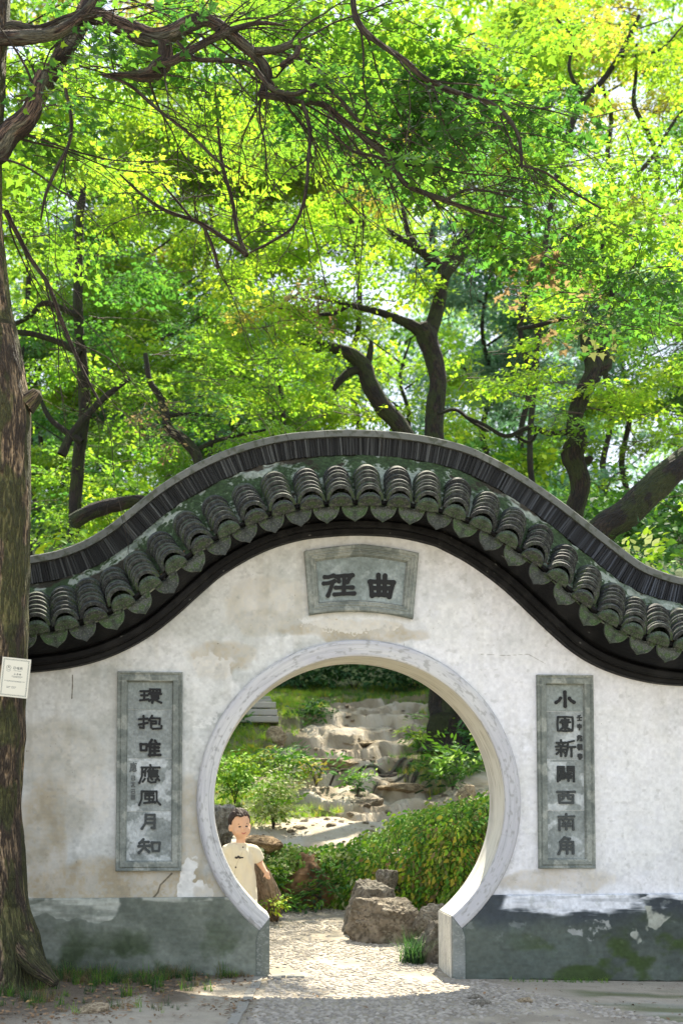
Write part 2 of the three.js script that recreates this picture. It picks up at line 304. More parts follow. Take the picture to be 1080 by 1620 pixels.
const plasterTex = tex(2048, 1152, (u, v) => {
  const x = (u - 0.5) * WX, y = v * WY - 0.4, n = fbm(x * 2.1, y * 2.1, 5), f = fbm(x * 9 + 4, y * 7, 4), g = fbm(x * 45, y * 45, 3), run = fbm(x * 16, y * 1.6, 3);
  const right = smooth(-0.6, 1.0, x + (n - 0.5));
  let c = mix3([0.80, 0.805, 0.785], [0.86, 0.86, 0.865], right);
  c = mix3(c, [0.64, 0.65, 0.62], smooth(0.48, 0.7, n) * 0.4 * (1 - 0.7 * right));
  c = mix3(c, [0.60, 0.61, 0.575], smooth(0.5, 0.62, fbm(x * 3.4 + 20, y * 5.2, 5)) * 0.28 * (1 - 0.7 * right)); c = mix3(c, [0.86, 0.86, 0.85], smooth(0.54, 0.68, fbm(x * 4.4 - 6, y * 3.1 + 8, 5)) * 0.35);
  c = mix3(c, [0.60, 0.62, 0.60], smooth(0.55, 0.75, f) * 0.35 * (1 - 0.65 * right));
  c = mix3(c, [0.67, 0.66, 0.61], smooth(0.5, 0.7, run) * 0.25 * (1 - 0.5 * right));
  for (const [cx, cy, rx, ry, e] of stains) { const k = spot(x + (f - 0.5) * 0.25, y + (n - 0.5) * 0.25, cx, cy, rx, ry); if (k > 0) c = mix3(c, mix3([0.68, 0.62, 0.51], [0.56, 0.52, 0.42], f), Math.min(0.85, e * 0.8 * smooth(0, 0.5, k) * (0.6 + 0.9 * smooth(0.3, 0.7, g * 0.5 + f * 0.5)))); }
  for (const [cx, cy, rx, ry, e] of fresh) { const k = spot(x + (f - 0.5) * 0.3, y + (g - 0.5) * 0.12, cx, cy, rx, ry); if (k > 0) c = mix3(c, [0.86, 0.86, 0.84], e * smooth(0.05, 0.25, k) * (0.5 + 0.5 * smooth(0.35, 0.55, f))); }
  c = mix3(c, [0.42, 0.42, 0.38], smooth(0.66, 0.8, fbm(x * 22 + 9, y * 22, 4)) * 0.14);
  const dot = noise2(x * 60 + 31, y * 60); if (dot > 0.985 && f > 0.52) c = mix3(c, [0.25, 0.24, 0.2], 0.5);
  const near = Math.min(nearest(crack, x, y), nearest(crack3, x, y) * 1.6, nearest(crack4, x, y) * 3 + 0.003, nearest(crack2, x, y) * 2);
  c = mix3(c, [0.3, 0.27, 0.21], smooth(0.009, 0.002, near + (g - 0.5) * 0.006) * 0.8);
  const k = 0.93 + 0.14 * g; return [c[0] * k, c[1] * k, c[2] * k];
}, { mirror: true });
const plasterBump = tex(1024, 1024, (u, v) => 0.6 * fbm(u * 10, v * 10, 4) + 0.25 * fbm(u * 60, v * 60, 3) + 0.15 * fbm(u * 30, v * 120, 2), { srgb: false, mirror: true });
plasterBump.repeat.set(1.6, 0.9);
M.plaster = mat('lime_plaster', [1, 1, 1], 0.92, { map: plasterTex, bumpMap: plasterBump, bumpScale: 0.02 });
function planar(g) { const p = g.attributes.position, a = new Float32Array(p.count * 2); for (let i = 0; i < p.count; i++) { a[2 * i] = p.getX(i) / WX + 0.5; a[2 * i + 1] = (p.getY(i) + 0.4) / WY; } g.setAttribute('uv', new THREE.BufferAttribute(a, 2)); return g; }
const GC = V(0, at(567, 1268, 0).y, 0), RI = 1.035, RO = 1.155, JX = 0.645, A0 = -Math.acos(JX / RI);     // gate: centre, radii, half width of the passage at its foot
const JY = GC.y + Math.sin(A0) * RI, OUT = [Math.cos(A0) * RO, GC.y + Math.sin(A0) * RO], PT = at(300, 1420, 0.04).y;
{
  const s = new THREE.Shape(), rm = 1.10, am = -Math.acos(0.70 / rm);
  s.moveTo(-6, -0.5); s.lineTo(-0.70, -0.5);
  for (let i = 0; i <= 96; i++) { const a = lerp(Math.PI - am, am, i / 96); s.lineTo(Math.cos(a) * rm, GC.y + Math.sin(a) * rm); }
  s.lineTo(0.70, -0.5); s.lineTo(6, -0.5);
  for (let i = spine.length - 1; i >= 0; i -= 3) { const w = onWall(spine[i], 0.66, 0); if (Math.abs(w.x) < 6) s.lineTo(w.x, w.y); }
  wp('plaster_face', planar(new THREE.ExtrudeGeometry(s, { depth: TH, bevelEnabled: false }).translate(0, 0, -TH)), M.plaster);
}
// ring and jambs of the gate
const ringTex = tex(1024, 256, (u, v) => { // u along the ring (9.6 m), v across it
  const x = u * 9.6, y = v * 0.6, n = fbm(x * 2.4, y * 6, 4), f = fbm(x * 3, y * 60, 4), g = fbm(x * 30, y * 60, 3);
  let c = mix3([0.72, 0.72, 0.73], [0.77, 0.77, 0.76], smooth(0.35, 0.65, n));
  c = mix3(c, [0.62, 0.625, 0.635], smooth(0.5, 0.7, f) * 0.35); c = mix3(c, [0.52, 0.52, 0.50], smooth(0.6, 0.75, g) * 0.5);
  const line = Math.abs((v * 7 + (fbm(x * 3, 2, 2) - 0.5) * 0.35) % 1 - 0.5); c = mix3(c, [0.36, 0.36, 0.36], 0.35 * smooth(0.03, 0.01, line) * smooth(0.48, 0.64, fbm(x * 2.2, Math.floor(v * 7) * 7, 3)) * 0.9);
  const jx = Math.abs((x / 0.38 + noise2(Math.floor(v * 7), 3) * 4) % 1 - 0.5); c = mix3(c, [0.3, 0.3, 0.29], 0.25 * smooth(0.02, 0.006, jx) * smooth(0.56, 0.66, fbm(x * 3 + 50, y * 20, 2)) * 0.3);
  return c;
}, { mirror: true });
M.ring = mat('gate_ring_paint', [1, 1, 1], 0.85, { map: ringTex, bumpMap: grain, bumpScale: 0.006 });
const creamTex = tex(512, 256, (u, v) => { const n = fbm(u * 14, v * 5, 4), g = fbm(u * 70, v * 50, 3); let c = mix3([0.81, 0.80, 0.76], [0.73, 0.72, 0.69], smooth(0.4, 0.7, n)); c = mix3(c, [0.55, 0.54, 0.47], smooth(0.58, 0.75, g) * 0.5); return c; }, { mirror: true });
M.reveal = mat('cream_reveal_plaster', [1, 1, 1], 0.9, { map: creamTex, bumpMap: grain, bumpScale: 0.006 });
function arcBand(a0, a1, prof, n = 120) { // prof: [radius, z]
  const pos = [], uv = [], idx = []; let v = 0;
  for (let e = 0; e < prof.length - 1; e++) {
    const base = pos.length / 3, len = Math.hypot(prof[e + 1][0] - prof[e][0], prof[e + 1][1] - prof[e][1]);
    for (let i = 0; i <= n; i++) for (let q = 0; q < 2; q++) {
      const a = lerp(a0, a1, i / n), [r, z] = prof[e + q], wob = 1 + 0.0022 * (fbm(a * 7, e + 3, 3) - 0.5);
      pos.push(Math.cos(a) * r * wob, GC.y + Math.sin(a) * r * wob, z); uv.push((a - a0) * 1.1 / 9.6, (v + len * q) / 0.6);
    }
    for (let i = 0; i < n; i++) { const k = base + i * 2; idx.push(k, k + 1, k + 2, k + 2, k + 1, k + 3); }
    v += len;
  }
  const g = new THREE.BufferGeometry(); g.setAttribute('position', new THREE.Float32BufferAttribute(pos, 3)); g.setAttribute('uv', new THREE.Float32BufferAttribute(uv, 2)); g.setIndex(idx); g.computeVertexNormals(); return g;
}
{
  const zf = 0.05;
  wp('gate_ring', arcBand(A0, Math.PI - A0, [[RO + 0.004, -0.01], [RO, zf - 0.02], [RO - 0.012, zf - 0.006], [RO - 0.03, zf], [RI + 0.012, zf], [RI + 0.003, zf - 0.004], [RI, zf - 0.014]]), M.ring);
  const rear = mergeGeometries([arcBand(A0, Math.PI - A0, [[RI, zf - 0.014], [RI + 0.002, -TH - zf + 0.014], [RI + 0.014, -TH - zf], [RO, -TH - zf], [RO, -TH + 0.01]])]);
  wp('gate_reveal', rear, M.reveal);
  // the two feet of the ring, down to the ground
  for (const sgn of [-1, 1]) {
    const s = new THREE.Shape(); s.moveTo(sgn * JX, -0.3); s.lineTo(sgn * JX, JY - 0.002); s.lineTo(sgn * OUT[0], OUT[1]); s.lineTo(sgn * (OUT[0] + 0.02), OUT[1] - 0.06); s.lineTo(sgn * (OUT[0] + 0.02), -0.3); s.closePath();
    const g = new THREE.ExtrudeGeometry(s, { depth: TH + 2 * zf - 0.02, bevelEnabled: true, bevelSize: 0.006, bevelThickness: 0.01, bevelOffset: -0.006, bevelSegments: 2 }).translate(0, 0, -TH - zf + 0.01);
    M.footPaint = mat(sgn < 0 ? 'green_grey_foot_paint' : 'grey_foot_paint', [1, 1, 1], 0.9, { bumpMap: grain, bumpScale: 0.006, map: tex(256, 256, (u, v) => { const n = fbm(u * 9, v * 9, 4), g2 = fbm(u * 50, v * 70, 3); return mix3(mix3(sgn < 0 ? [0.45, 0.47, 0.42] : [0.56, 0.575, 0.56], [0.38, 0.40, 0.37], n), [0.62, 0.63, 0.6], smooth(0.55, 0.7, g2) * 0.5); }) });
    const pos = g.attributes.position, uv = g.attributes.uv; for (let i = 0; i < pos.count; i++) uv.setXY(i, pos.getX(i) * 1.5 + pos.getZ(i), pos.getY(i) * 1.5);
    tag(wp('gate_foot', g, M.footPaint), sgn < 0 ? 'green-grey foot of the gate ring' : 'grey foot of the gate ring with a cream inner side');
    if (sgn > 0) { const q = new THREE.BoxGeometry(0.006, JY + 0.29, TH + 2 * zf - 0.03).translate(JX - 0.004, (JY - 0.29 - 0.01) / 2 - 0.002, -TH / 2); wp('jamb_plaster', q, M.reveal); }
  }
}
// plinths: grey-green paint, lime splashes along the top, moss and damp
const plinthTex = tex(2048, 320, (u, v) => {
  const x = (u - 0.5) * WX, y = v * 1.0 - 0.3, n = fbm(x * 2.3, y * 2.6, 5), f = fbm(x * 8, y * 8, 4), g = fbm(x * 40, y * 40, 3), wob = (fbm(x * 5, y * 5 + 7, 4) - 0.5), h = y + 0.03 * x * (x > 0 ? 1 : 0);
  let c;
  if (x < 0) {
    c = mix3([0.46, 0.48, 0.43], [0.36, 0.385, 0.34], smooth(0.35, 0.68, n)); c = mix3(c, [0.48, 0.50, 0.45], smooth(0.5, 0.7, f) * 0.45);
    c = mix3(c, [0.17, 0.22, 0.11], smooth(0.46, 0.62, fbm(x * 3.2, y * 3.6 + 2, 5)) * smooth(0.42, 0.12, y + wob * 0.3) * 0.8);
    c = mix3(c, [0.70, 0.71, 0.66], smooth(0.06, 0.2, spot(x + wob * 0.12, y + wob * 0.25, -2.02, 0.50, 0.36, 0.10)) * (0.35 + 0.6 * smooth(0.3, 0.7, fbm(x * 5, y * 26, 4))));
    c = mix3(c, [0.62, 0.63, 0.58], smooth(0.535, 0.55, y + wob * 0.05) * smooth(0.4, 0.55, f));
  } else {
    c = mix3([0.33, 0.36, 0.325], [0.24, 0.27, 0.245], smooth(0.35, 0.65, n)); c = mix3(c, [0.33, 0.37, 0.34], smooth(0.5, 0.7, f) * 0.5);
    c = mix3(c, [0.185, 0.21, 0.24], smooth(0.32, 0.48, y + wob * 0.22) * 0.75);
    c = mix3(c, [0.20, 0.27, 0.10], smooth(0.5, 0.62, fbm(x * 2.6 + 3, y * 4, 5)) * smooth(0.40, 0.2, y + wob * 0.3) * smooth(0.9, 1.6, x) * 0.9);
    const edge = 0.455 + wob * 0.16 - 0.05 * spot(x, 0, 1.6, 0, 0.45, 1) + 0.05 * smooth(1.6, 2.4, x);
    c = mix3(c, [0.84, 0.85, 0.865], smooth(edge - 0.02, edge + 0.03, y + (fbm(x * 9, y * 60, 3) - 0.5) * 0.05) * smooth(0.98, 1.04, x + wob * 0.1) * (0.82 + 0.18 * smooth(0.3, 0.6, fbm(x * 6, y * 40, 3))) * (1 - smooth(1.95, 2.15, x + wob * 0.4) * smooth(0.40, 0.55, fbm(x * 7, y * 20, 4))));
    c = mix3(c, [0.55, 0.56, 0.54], smooth(0.1, 0.3, spot(x + wob * 0.3, y + wob * 0.3, 1.68, 0.36, 0.2, 0.09)) * smooth(0.42, 0.55, f + g * 0.3 - 0.12));
    c = mix3(c, [0.6, 0.62, 0.6], smooth(0.66, 0.78, fbm(x * 14, y * 14 + 5, 4)) * smooth(0.1, 0.35, y) * 0.35);
    c = mix3(c, [0.6, 0.61, 0.56], smooth(0.1, 0.3, spot(x + wob * 0.3, y + wob * 0.3, 2.1, 0.39, 0.12, 0.09)) * smooth(0.42, 0.55, f));
  }
  const k = 0.88 + 0.24 * g; return [c[0] * k, c[1] * k, c[2] * k];
}, { mirror: true });
const plinthBump = plasterBump.clone(); plinthBump.repeat.set(1.6, 0.25);
M.plinth = mat('plinth_paint', [1, 1, 1], 0.85, { map: plinthTex, bumpMap: plinthBump, bumpScale: 0.03 });
for (const sgn of [-1, 1]) {
  const s = new THREE.Shape(), aTop = -Math.asin((GC.y - PT) / (RO - 0.005));
  s.moveTo(sgn * 6, -0.5); s.lineTo(sgn * 6, PT);
  for (let i = 0; i <= 16; i++) { const a = lerp(aTop, A0, i / 16); s.lineTo(sgn * Math.cos(a) * (RO - 0.005), GC.y + Math.sin(a) * (RO - 0.005)); }
  s.lineTo(sgn * (OUT[0] + 0.004), OUT[1] - 0.06);
  for (let i = 0; i <= 40; i++) { // right: a chipped lower edge that overhangs a gap at the foot
    if (sgn < 0) { s.lineTo(-(OUT[0] + 0.004), -0.5); break; }
    const x = lerp(OUT[0] + 0.004, 3.2, i / 40); s.lineTo(x, -0.015 - 0.02 * x + 0.018 * (fbm(x * 9, 2, 3) - 0.5) * 2);
  }
  if (sgn > 0) { s.lineTo(3.2, -0.5); s.lineTo(6, -0.5); }
  const g = new THREE.ExtrudeGeometry(s, { depth: 0.05, bevelEnabled: true, bevelSize: 0.008, bevelThickness: 0.012, bevelOffset: -0.008, bevelSegments: 2 }).translate(0, 0, -0.02);
  const p = g.attributes.position, a = new Float32Array(p.count * 2); for (let i = 0; i < p.count; i++) { a[2 * i] = p.getX(i) / WX + 0.5; a[2 * i + 1] = p.getY(i) + 0.3; } g.setAttribute('uv', new THREE.BufferAttribute(a, 2));
  tag(wp('plinth', g, M.plinth), sgn < 0 ? 'moss-stained green-grey plinth left of the gate' : 'dark weathered plinth with white splashes right of the gate');
}
// black eaves mouldings
const blackTex = tex(1024, 128, (u, v) => { const n = fbm(u * 90, v * 6, 4), g = noise2(u * 420, v * 40); let c = mix3([0.045, 0.047, 0.05], [0.10, 0.10, 0.10], smooth(0.45, 0.7, n)); if (g > 0.955 && n > 0.5) c = mix3(c, [0.6, 0.6, 0.57], 0.7); return c; }, { mirror: true, rx: 0.12 });
M.black = mat('black_eaves_paint', [1, 1, 1], 0.55, { specularIntensity: 0.35, map: blackTex, bumpMap: grain, bumpScale: 0.008 });
wp('eaves_moulding', sweep([[0.748, -0.01], [0.744, 0.05], [0.735, 0.058], [0.715, 0.06], [0.712, 0.062], [0.71, 0.10], [0.70, 0.108], [0.672, 0.11], [0.664, 0.105], [0.64, 0.06]], { closed: false }), M.black);
wp('soffit', sweep([[0.662, 0.03], [0.655, 0.14], [0.635, 0.22], [0.618, 0.30], [0.60, 0.345], [0.585, 0.345]], { closed: false }), M.black);
// the mortar slope, mossy
const slopeTex = tex(2048, 384, (u, v) => {
  const x = u * 6, y = v * 1.0, n = fbm(x * 3, y * 4, 5), f = fbm(x * 14, y * 14, 4), g = fbm(x * 50, y * 50, 3);
  let c = mix3([0.56, 0.59, 0.54], [0.40, 0.44, 0.39], smooth(0.4, 0.65, f)); const m = smooth(0.45, 0.51, n * 0.5 + f * 0.3 + g * 0.2);
  c = mix3(c, mix3([0.20, 0.29, 0.15], [0.11, 0.17, 0.07], smooth(0.35, 0.65, g)), m * 0.9);
  c = mix3(c, [0.13, 0.10, 0.06], smooth(0.62, 0.72, fbm(x * 6 + 5, y * 8, 4)) * 0.8); const k = 0.8 + 0.4 * g; return [c[0] * k, c[1] * k, c[2] * k];
}, { mirror: true, rx: 1 / 6 });
M.slope = mat('mossy_mortar', [1, 1, 1], 0.95, { map: slopeTex, bumpMap: grain, bumpScale: 0.02 });
const SZ0 = 0.0, SZ1 = 0.335, SD0 = 0.178, SD1 = 0.585;
const roof = wp('roof', mergeGeometries([sweep([[SD0, SZ0], [SD1, SZ1]], { closed: false, rough: 0.035 }), sweep([[SD1, SZ1], [SD1 + 0.03, SZ1 - 0.02], [0.66, 0.0], [0.66, -TH], [SD1 + 0.03, -TH - SZ1 + 0.02], [SD1, -TH - SZ1], [SD0, -TH - SZ0]], { closed: false })]), M.slope);
// ridge: thin tiles on edge under a mortar coping
const copTex = tex(1024, 128, (u, v) => { const n = fbm(u * 70, v * 5, 4), g = fbm(u * 300, v * 30, 3); let c = mix3([0.43, 0.44, 0.42], [0.33, 0.345, 0.33], n); c = mix3(c, [0.22, 0.24, 0.18], smooth(0.55, 0.7, g) * 0.6); return c; }, { mirror: true, rx: 0.1 });
M.coping = mat('coping_mortar', [1, 1, 1], 0.92, { map: copTex, bumpMap: grain, bumpScale: 0.008 });
wp('coping', sweep([[0.05, 0.028], [0.008, 0.03], [0.0, 0.02], [-0.012, -0.1], [-0.014, -TH / 2], [-0.012, -TH + 0.1], [0.0, -TH - 0.02], [0.008, -TH - 0.03], [0.05, -TH - 0.028]]), M.coping);
wp('ridge_core', sweep([[0.048, -0.012], [0.18, -0.012], [0.18, -TH + 0.012], [0.048, -TH + 0.012]]), mat('ridge_mortar', [0.05, 0.055, 0.055], 0.95));
{
  const R = rng(77), geos = [], col = new THREE.Color();
  for (let s = 1.2; s < SL - 1.2; s += 0.0145) {
    const fr = frameAt(s + (R() - 0.5) * 0.003), g = new THREE.BoxGeometry(0.0115, 0.124 * fr.k + (R() - 0.5) * 0.006, 0.03);
    const m = new THREE.Matrix4().makeBasis(fr.t, fr.n.clone().negate(), V(0, 0, 1)); g.rotateZ((R() - 0.5) * 0.06); g.rotateY((R() - 0.5) * 0.25);
    g.applyMatrix4(m).translate(...onWall(fr, 0.115, -0.004 + (R() - 0.5) * 0.01).toArray());
    const k = 0.012 + 0.085 * Math.pow(R(), 3.2), a = smooth(0, 2.2, fr.p.x); col.setRGB(k * lerp(0.98, 0.86, a), k * lerp(1.04, 0.98, a), k * lerp(0.98, 1.2, a));
    const c = new Float32Array(g.attributes.position.count * 3); for (let i = 0; i < c.length; i += 3) { const j = 0.8 + 0.4 * R(); c[i] = col.r * j; c[i + 1] = col.g * j; c[i + 2] = col.b * j; } g.setAttribute('color', new THREE.BufferAttribute(c, 3)); geos.push(g);
  }
  tag(wp('ridge_tile', mergeGeometries(geos), mat('ridge_tile_clay', [1, 1, 1], 0.8, { vertexColors: true, bumpMap: grain, bumpScale: 0.01 })), null, null, null, 'stuff');
}
// roll tiles and drip tiles
{
  const R = rng(11), clay = (a, b, moss, amt, seed) => tex(256, 256, (u, v) => { const n = fbm(u * 8 + seed, v * 8, 4), g = fbm(u * 40, v * 40 + seed, 3); let c = mix3(a, b, smooth(0.38, 0.62, n * 0.5 + g * 0.5)); c = mix3(c, moss, smooth(0.60 - amt, 0.66 - amt, fbm(u * 6, v * 6 + seed * 2, 4) * 0.65 + g * 0.35) * 0.9); c = mix3(c, [0.45, 0.46, 0.42], smooth(0.66, 0.72, fbm(u * 26 + 5, v * 26, 3)) * 0.5); return c; }, { mirror: true, rx: 4, ry: 4 });
  const mats = [[[0.18, 0.195, 0.19], [0.10, 0.11, 0.108], [0.17, 0.23, 0.12], 0.03, 1], [[0.24, 0.25, 0.24], [0.13, 0.14, 0.135], [0.18, 0.25, 0.12], 0.10, 4], [[0.16, 0.175, 0.17], [0.085, 0.095, 0.095], [0.25, 0.27, 0.22], 0.0, 7]].map((a, i) => mat('roof_tile_clay_' + i, [1, 1, 1], 0.82, { map: clay(...a), bumpMap: grain, bumpScale: 0.012 }));
  const mossy = mat('mossy_tile_end', [1, 1, 1], 0.9, { map: clay([0.25, 0.28, 0.24], [0.15, 0.18, 0.14], [0.23, 0.32, 0.18], 0.10, 5), bumpMap: grain, bumpScale: 0.015 });
  const lips = [0, 1].map((i) => mat('drip_tile_clay_' + i, [1, 1, 1], 0.85, { map: clay(i ? [0.29, 0.31, 0.29] : [0.24, 0.26, 0.25], [0.15, 0.17, 0.155], [0.22, 0.30, 0.16], i ? 0.12 : 0.03, 12 + i), bumpMap: grain, bumpScale: 0.012 }));
  const half = (ro, ri, len) => { const s = new THREE.Shape(); s.absarc(0, 0, ro, 0.02, Math.PI - 0.02, false); s.absarc(0, 0, ri, Math.PI - 0.02, 0.02, true); return new THREE.ExtrudeGeometry(s, { depth: len - 0.006, bevelEnabled: true, bevelSize: 0.003, bevelThickness: 0.003, bevelSegments: 1, curveSegments: 12 }).translate(0, 0, 0.003); };
  const rolls = [half(0.092, 0.072, 0.072), half(0.089, 0.070, 0.072), half(0.094, 0.075, 0.072)];
  const disc = (() => { const s = new THREE.Shape(); s.absarc(0, 0, 0.080, 0, Math.PI, false); s.closePath(); return new THREE.ExtrudeGeometry(s, { depth: 0.03, bevelEnabled: true, bevelSize: 0.002, bevelThickness: 0.006, bevelSegments: 2, curveSegments: 12 }); })();
  const drip = (() => { // a trough that ends in a hanging pointed lip
    const outline = (T, k) => { const f = (x, y) => [x * k, -0.05 + (y + 0.05) * k]; T.moveTo(...f(-0.090, 0.012)); T.quadraticCurveTo(...f(-0.05, -0.034), ...f(0, -0.036)); T.quadraticCurveTo(...f(0.05, -0.034), ...f(0.090, 0.012)); T.bezierCurveTo(...f(0.096, -0.03), ...f(0.088, -0.078), ...f(0.050, -0.104)); T.quadraticCurveTo(...f(0.020, -0.118), ...f(0, -0.134)); T.quadraticCurveTo(...f(-0.020, -0.118), ...f(-0.050, -0.104)); T.bezierCurveTo(...f(-0.088, -0.078), ...f(-0.096, -0.03), ...f(-0.090, 0.012)); return T; };
    const s = outline(new THREE.Shape(), 1), rimS = outline(new THREE.Shape(), 1); rimS.holes.push(outline(new THREE.Path(), 0.84));
    const lip = mergeGeometries([new THREE.ExtrudeGeometry(s, { depth: 0.010, bevelEnabled: true, bevelSize: 0.002, bevelThickness: 0.003, bevelSegments: 1, curveSegments: 8 }), new THREE.ExtrudeGeometry(rimS, { depth: 0.006, bevelEnabled: true, bevelSize: 0.001, bevelThickness: 0.002, bevelSegments: 1, curveSegments: 8 }).translate(0, 0, 0.012)]);
    const t = new THREE.Shape(); const r = 0.125, c = 0.083; t.absarc(0, c, r, Math.PI * 1.5 - 0.9, Math.PI * 1.5 + 0.9, false); t.absarc(0, c, r - 0.013, Math.PI * 1.5 + 0.9, Math.PI * 1.5 - 0.9, true);
    const trough = new THREE.ExtrudeGeometry(t, { depth: 0.36, bevelEnabled: false, curveSegments: 10 }).translate(0, 0, -0.352);
    return { lip, trough };
  })();
  const pitch = 0.203; let s0 = 0; { let best = 9; for (let s = 0; s < SL; s += 0.004) { const d = Math.abs(onWall(frameAt(s), 0.6, 0.33).x - at(538, 780, 0.33).x); if (d < best) { best = d; s0 = s; } } }
  const litter = [];
  // set out evenly along the eaves' edge, a little closer on the slopes
  const edgeX = [], rows = []; for (let s = 0; s <= SL; s += 0.004) { const f = frameAt(s); edgeX.push([onWall(f, SD1, SZ1).x, s, Math.abs(f.t.y)]); }
  const sAt = (x) => { let b = 0, best = 9; for (const [ex, s] of edgeX) if (Math.abs(ex - x) < best) { best = Math.abs(ex - x); b = s; } return b; }, gapAt = (x) => pitch - 0.045 * edgeX.reduce((a, e) => (Math.abs(e[0] - x) < a[0] ? [Math.abs(e[0] - x), e[2]] : a), [9, 0])[1];
  const xm = onWall(frameAt(s0), SD1, SZ1).x; for (let x = xm; x < 3.7; ) { const g = gapAt(x); rows.push(['roll', sAt(x)], ['drip', sAt(x + g / 2)]); x += g; } for (let x = xm; x > -3.7; ) { const g = gapAt(x); rows.push(['drip', sAt(x - g / 2)]); x -= g; rows.push(['roll', sAt(x)]); }
  for (const [kind, s] of rows) {
    const fr = frameAt(s + (R() - 0.5) * 0.006);
    const nn = fr.n.clone().lerp(V(0, -1, 0), 0.22).normalize();
    const S = nn.clone().multiplyScalar(onWall(fr, SD1, SZ1).distanceTo(onWall(fr, SD0, SZ0).setZ(SZ1))).setZ(SZ1 - SZ0).normalize(), T = fr.t.clone().addScaledVector(S, -fr.t.dot(S)).normalize(), U = new THREE.Vector3().crossVectors(S, T).normalize(); if (U.z < 0) U.negate();
    const end = onWall(fr, SD1, SZ1), place = (o, along, lift, tilt = 0, roll = 0) => {
      const m = new THREE.Matrix4().makeBasis(T, U, S); if (m.determinant() < 0) m.makeBasis(T.clone().negate(), U, S);
      m.multiply(new THREE.Matrix4().makeRotationX(tilt)).multiply(new THREE.Matrix4().makeRotationZ(roll)); m.setPosition(end.clone().addScaledVector(S, along).addScaledVector(U, lift).sub(wall.position)); o.applyMatrix4(m);
    };
    if (kind === 'roll') {
      const m0 = R();
      for (let j = 0; j < 6; j++) {
        const o = part('roll_tile', rolls[Math.floor(R() * 3)], m0 < 0.25 || R() < 0.12 ? mats[1] : mats[Math.floor(R() * 3)], roof);
        place(o, -0.272 + j * 0.047 + (R() - 0.5) * 0.016, (R() - 0.5) * 0.008, -0.44 + (R() - 0.5) * 0.10, (R() - 0.5) * 0.14);
      }
      const o = part('tile_end', disc, R() < 0.45 ? mossy : mats[1], roof); place(o, 0.02, 0.0, 0.0);
    } else {
      const o = part('drip_tile', drip.lip, R() < 0.22 ? mossy : lips[Math.floor(R() * 2)], roof);
      // the lip hangs nearly plumb: turn it against the slope
      const m = new THREE.Matrix4().makeBasis(T, U, S); if (m.determinant() < 0) m.makeBasis(T.clone().negate(), U, S);
      m.setPosition(end.clone().addScaledVector(S, 0.012).addScaledVector(U, -0.004).sub(wall.position)); o.geometry = mergeGeometries([drip.trough, drip.lip.clone().rotateX(-0.72 + (R() - 0.5) * 0.12)]); o.applyMatrix4(m);
      for (let j = 0; j < 14; j++) litter.push(end.clone().addScaledVector(S, -R() * 0.12).addScaledVector(T, (R() - 0.5) * 0.07).addScaledVector(U, -0.02 + R() * 0.02));
    }
  }
  const g = new THREE.CircleGeometry(1, 5), im = new THREE.InstancedMesh(g, mat('leaf_litter', [1, 1, 1], 0.95), litter.length), o = new THREE.Object3D(), c = new THREE.Color();
  litter.forEach((p, i) => { o.position.copy(p).sub(wall.position); o.rotation.set(R() * 6, R() * 6, R() * 6); o.scale.set(0.006 + R() * 0.012, 0.004 + R() * 0.006, 1); o.updateMatrix(); im.setMatrixAt(i, o.matrix); im.setColorAt(i, c.setRGB(0.20 + R() * 0.15, 0.11 + R() * 0.07, 0.05 + R() * 0.04)); });
  im.name = 'leaf_litter'; sh(im); tag(im, null, null, null, 'stuff'); wall.add(im);
}

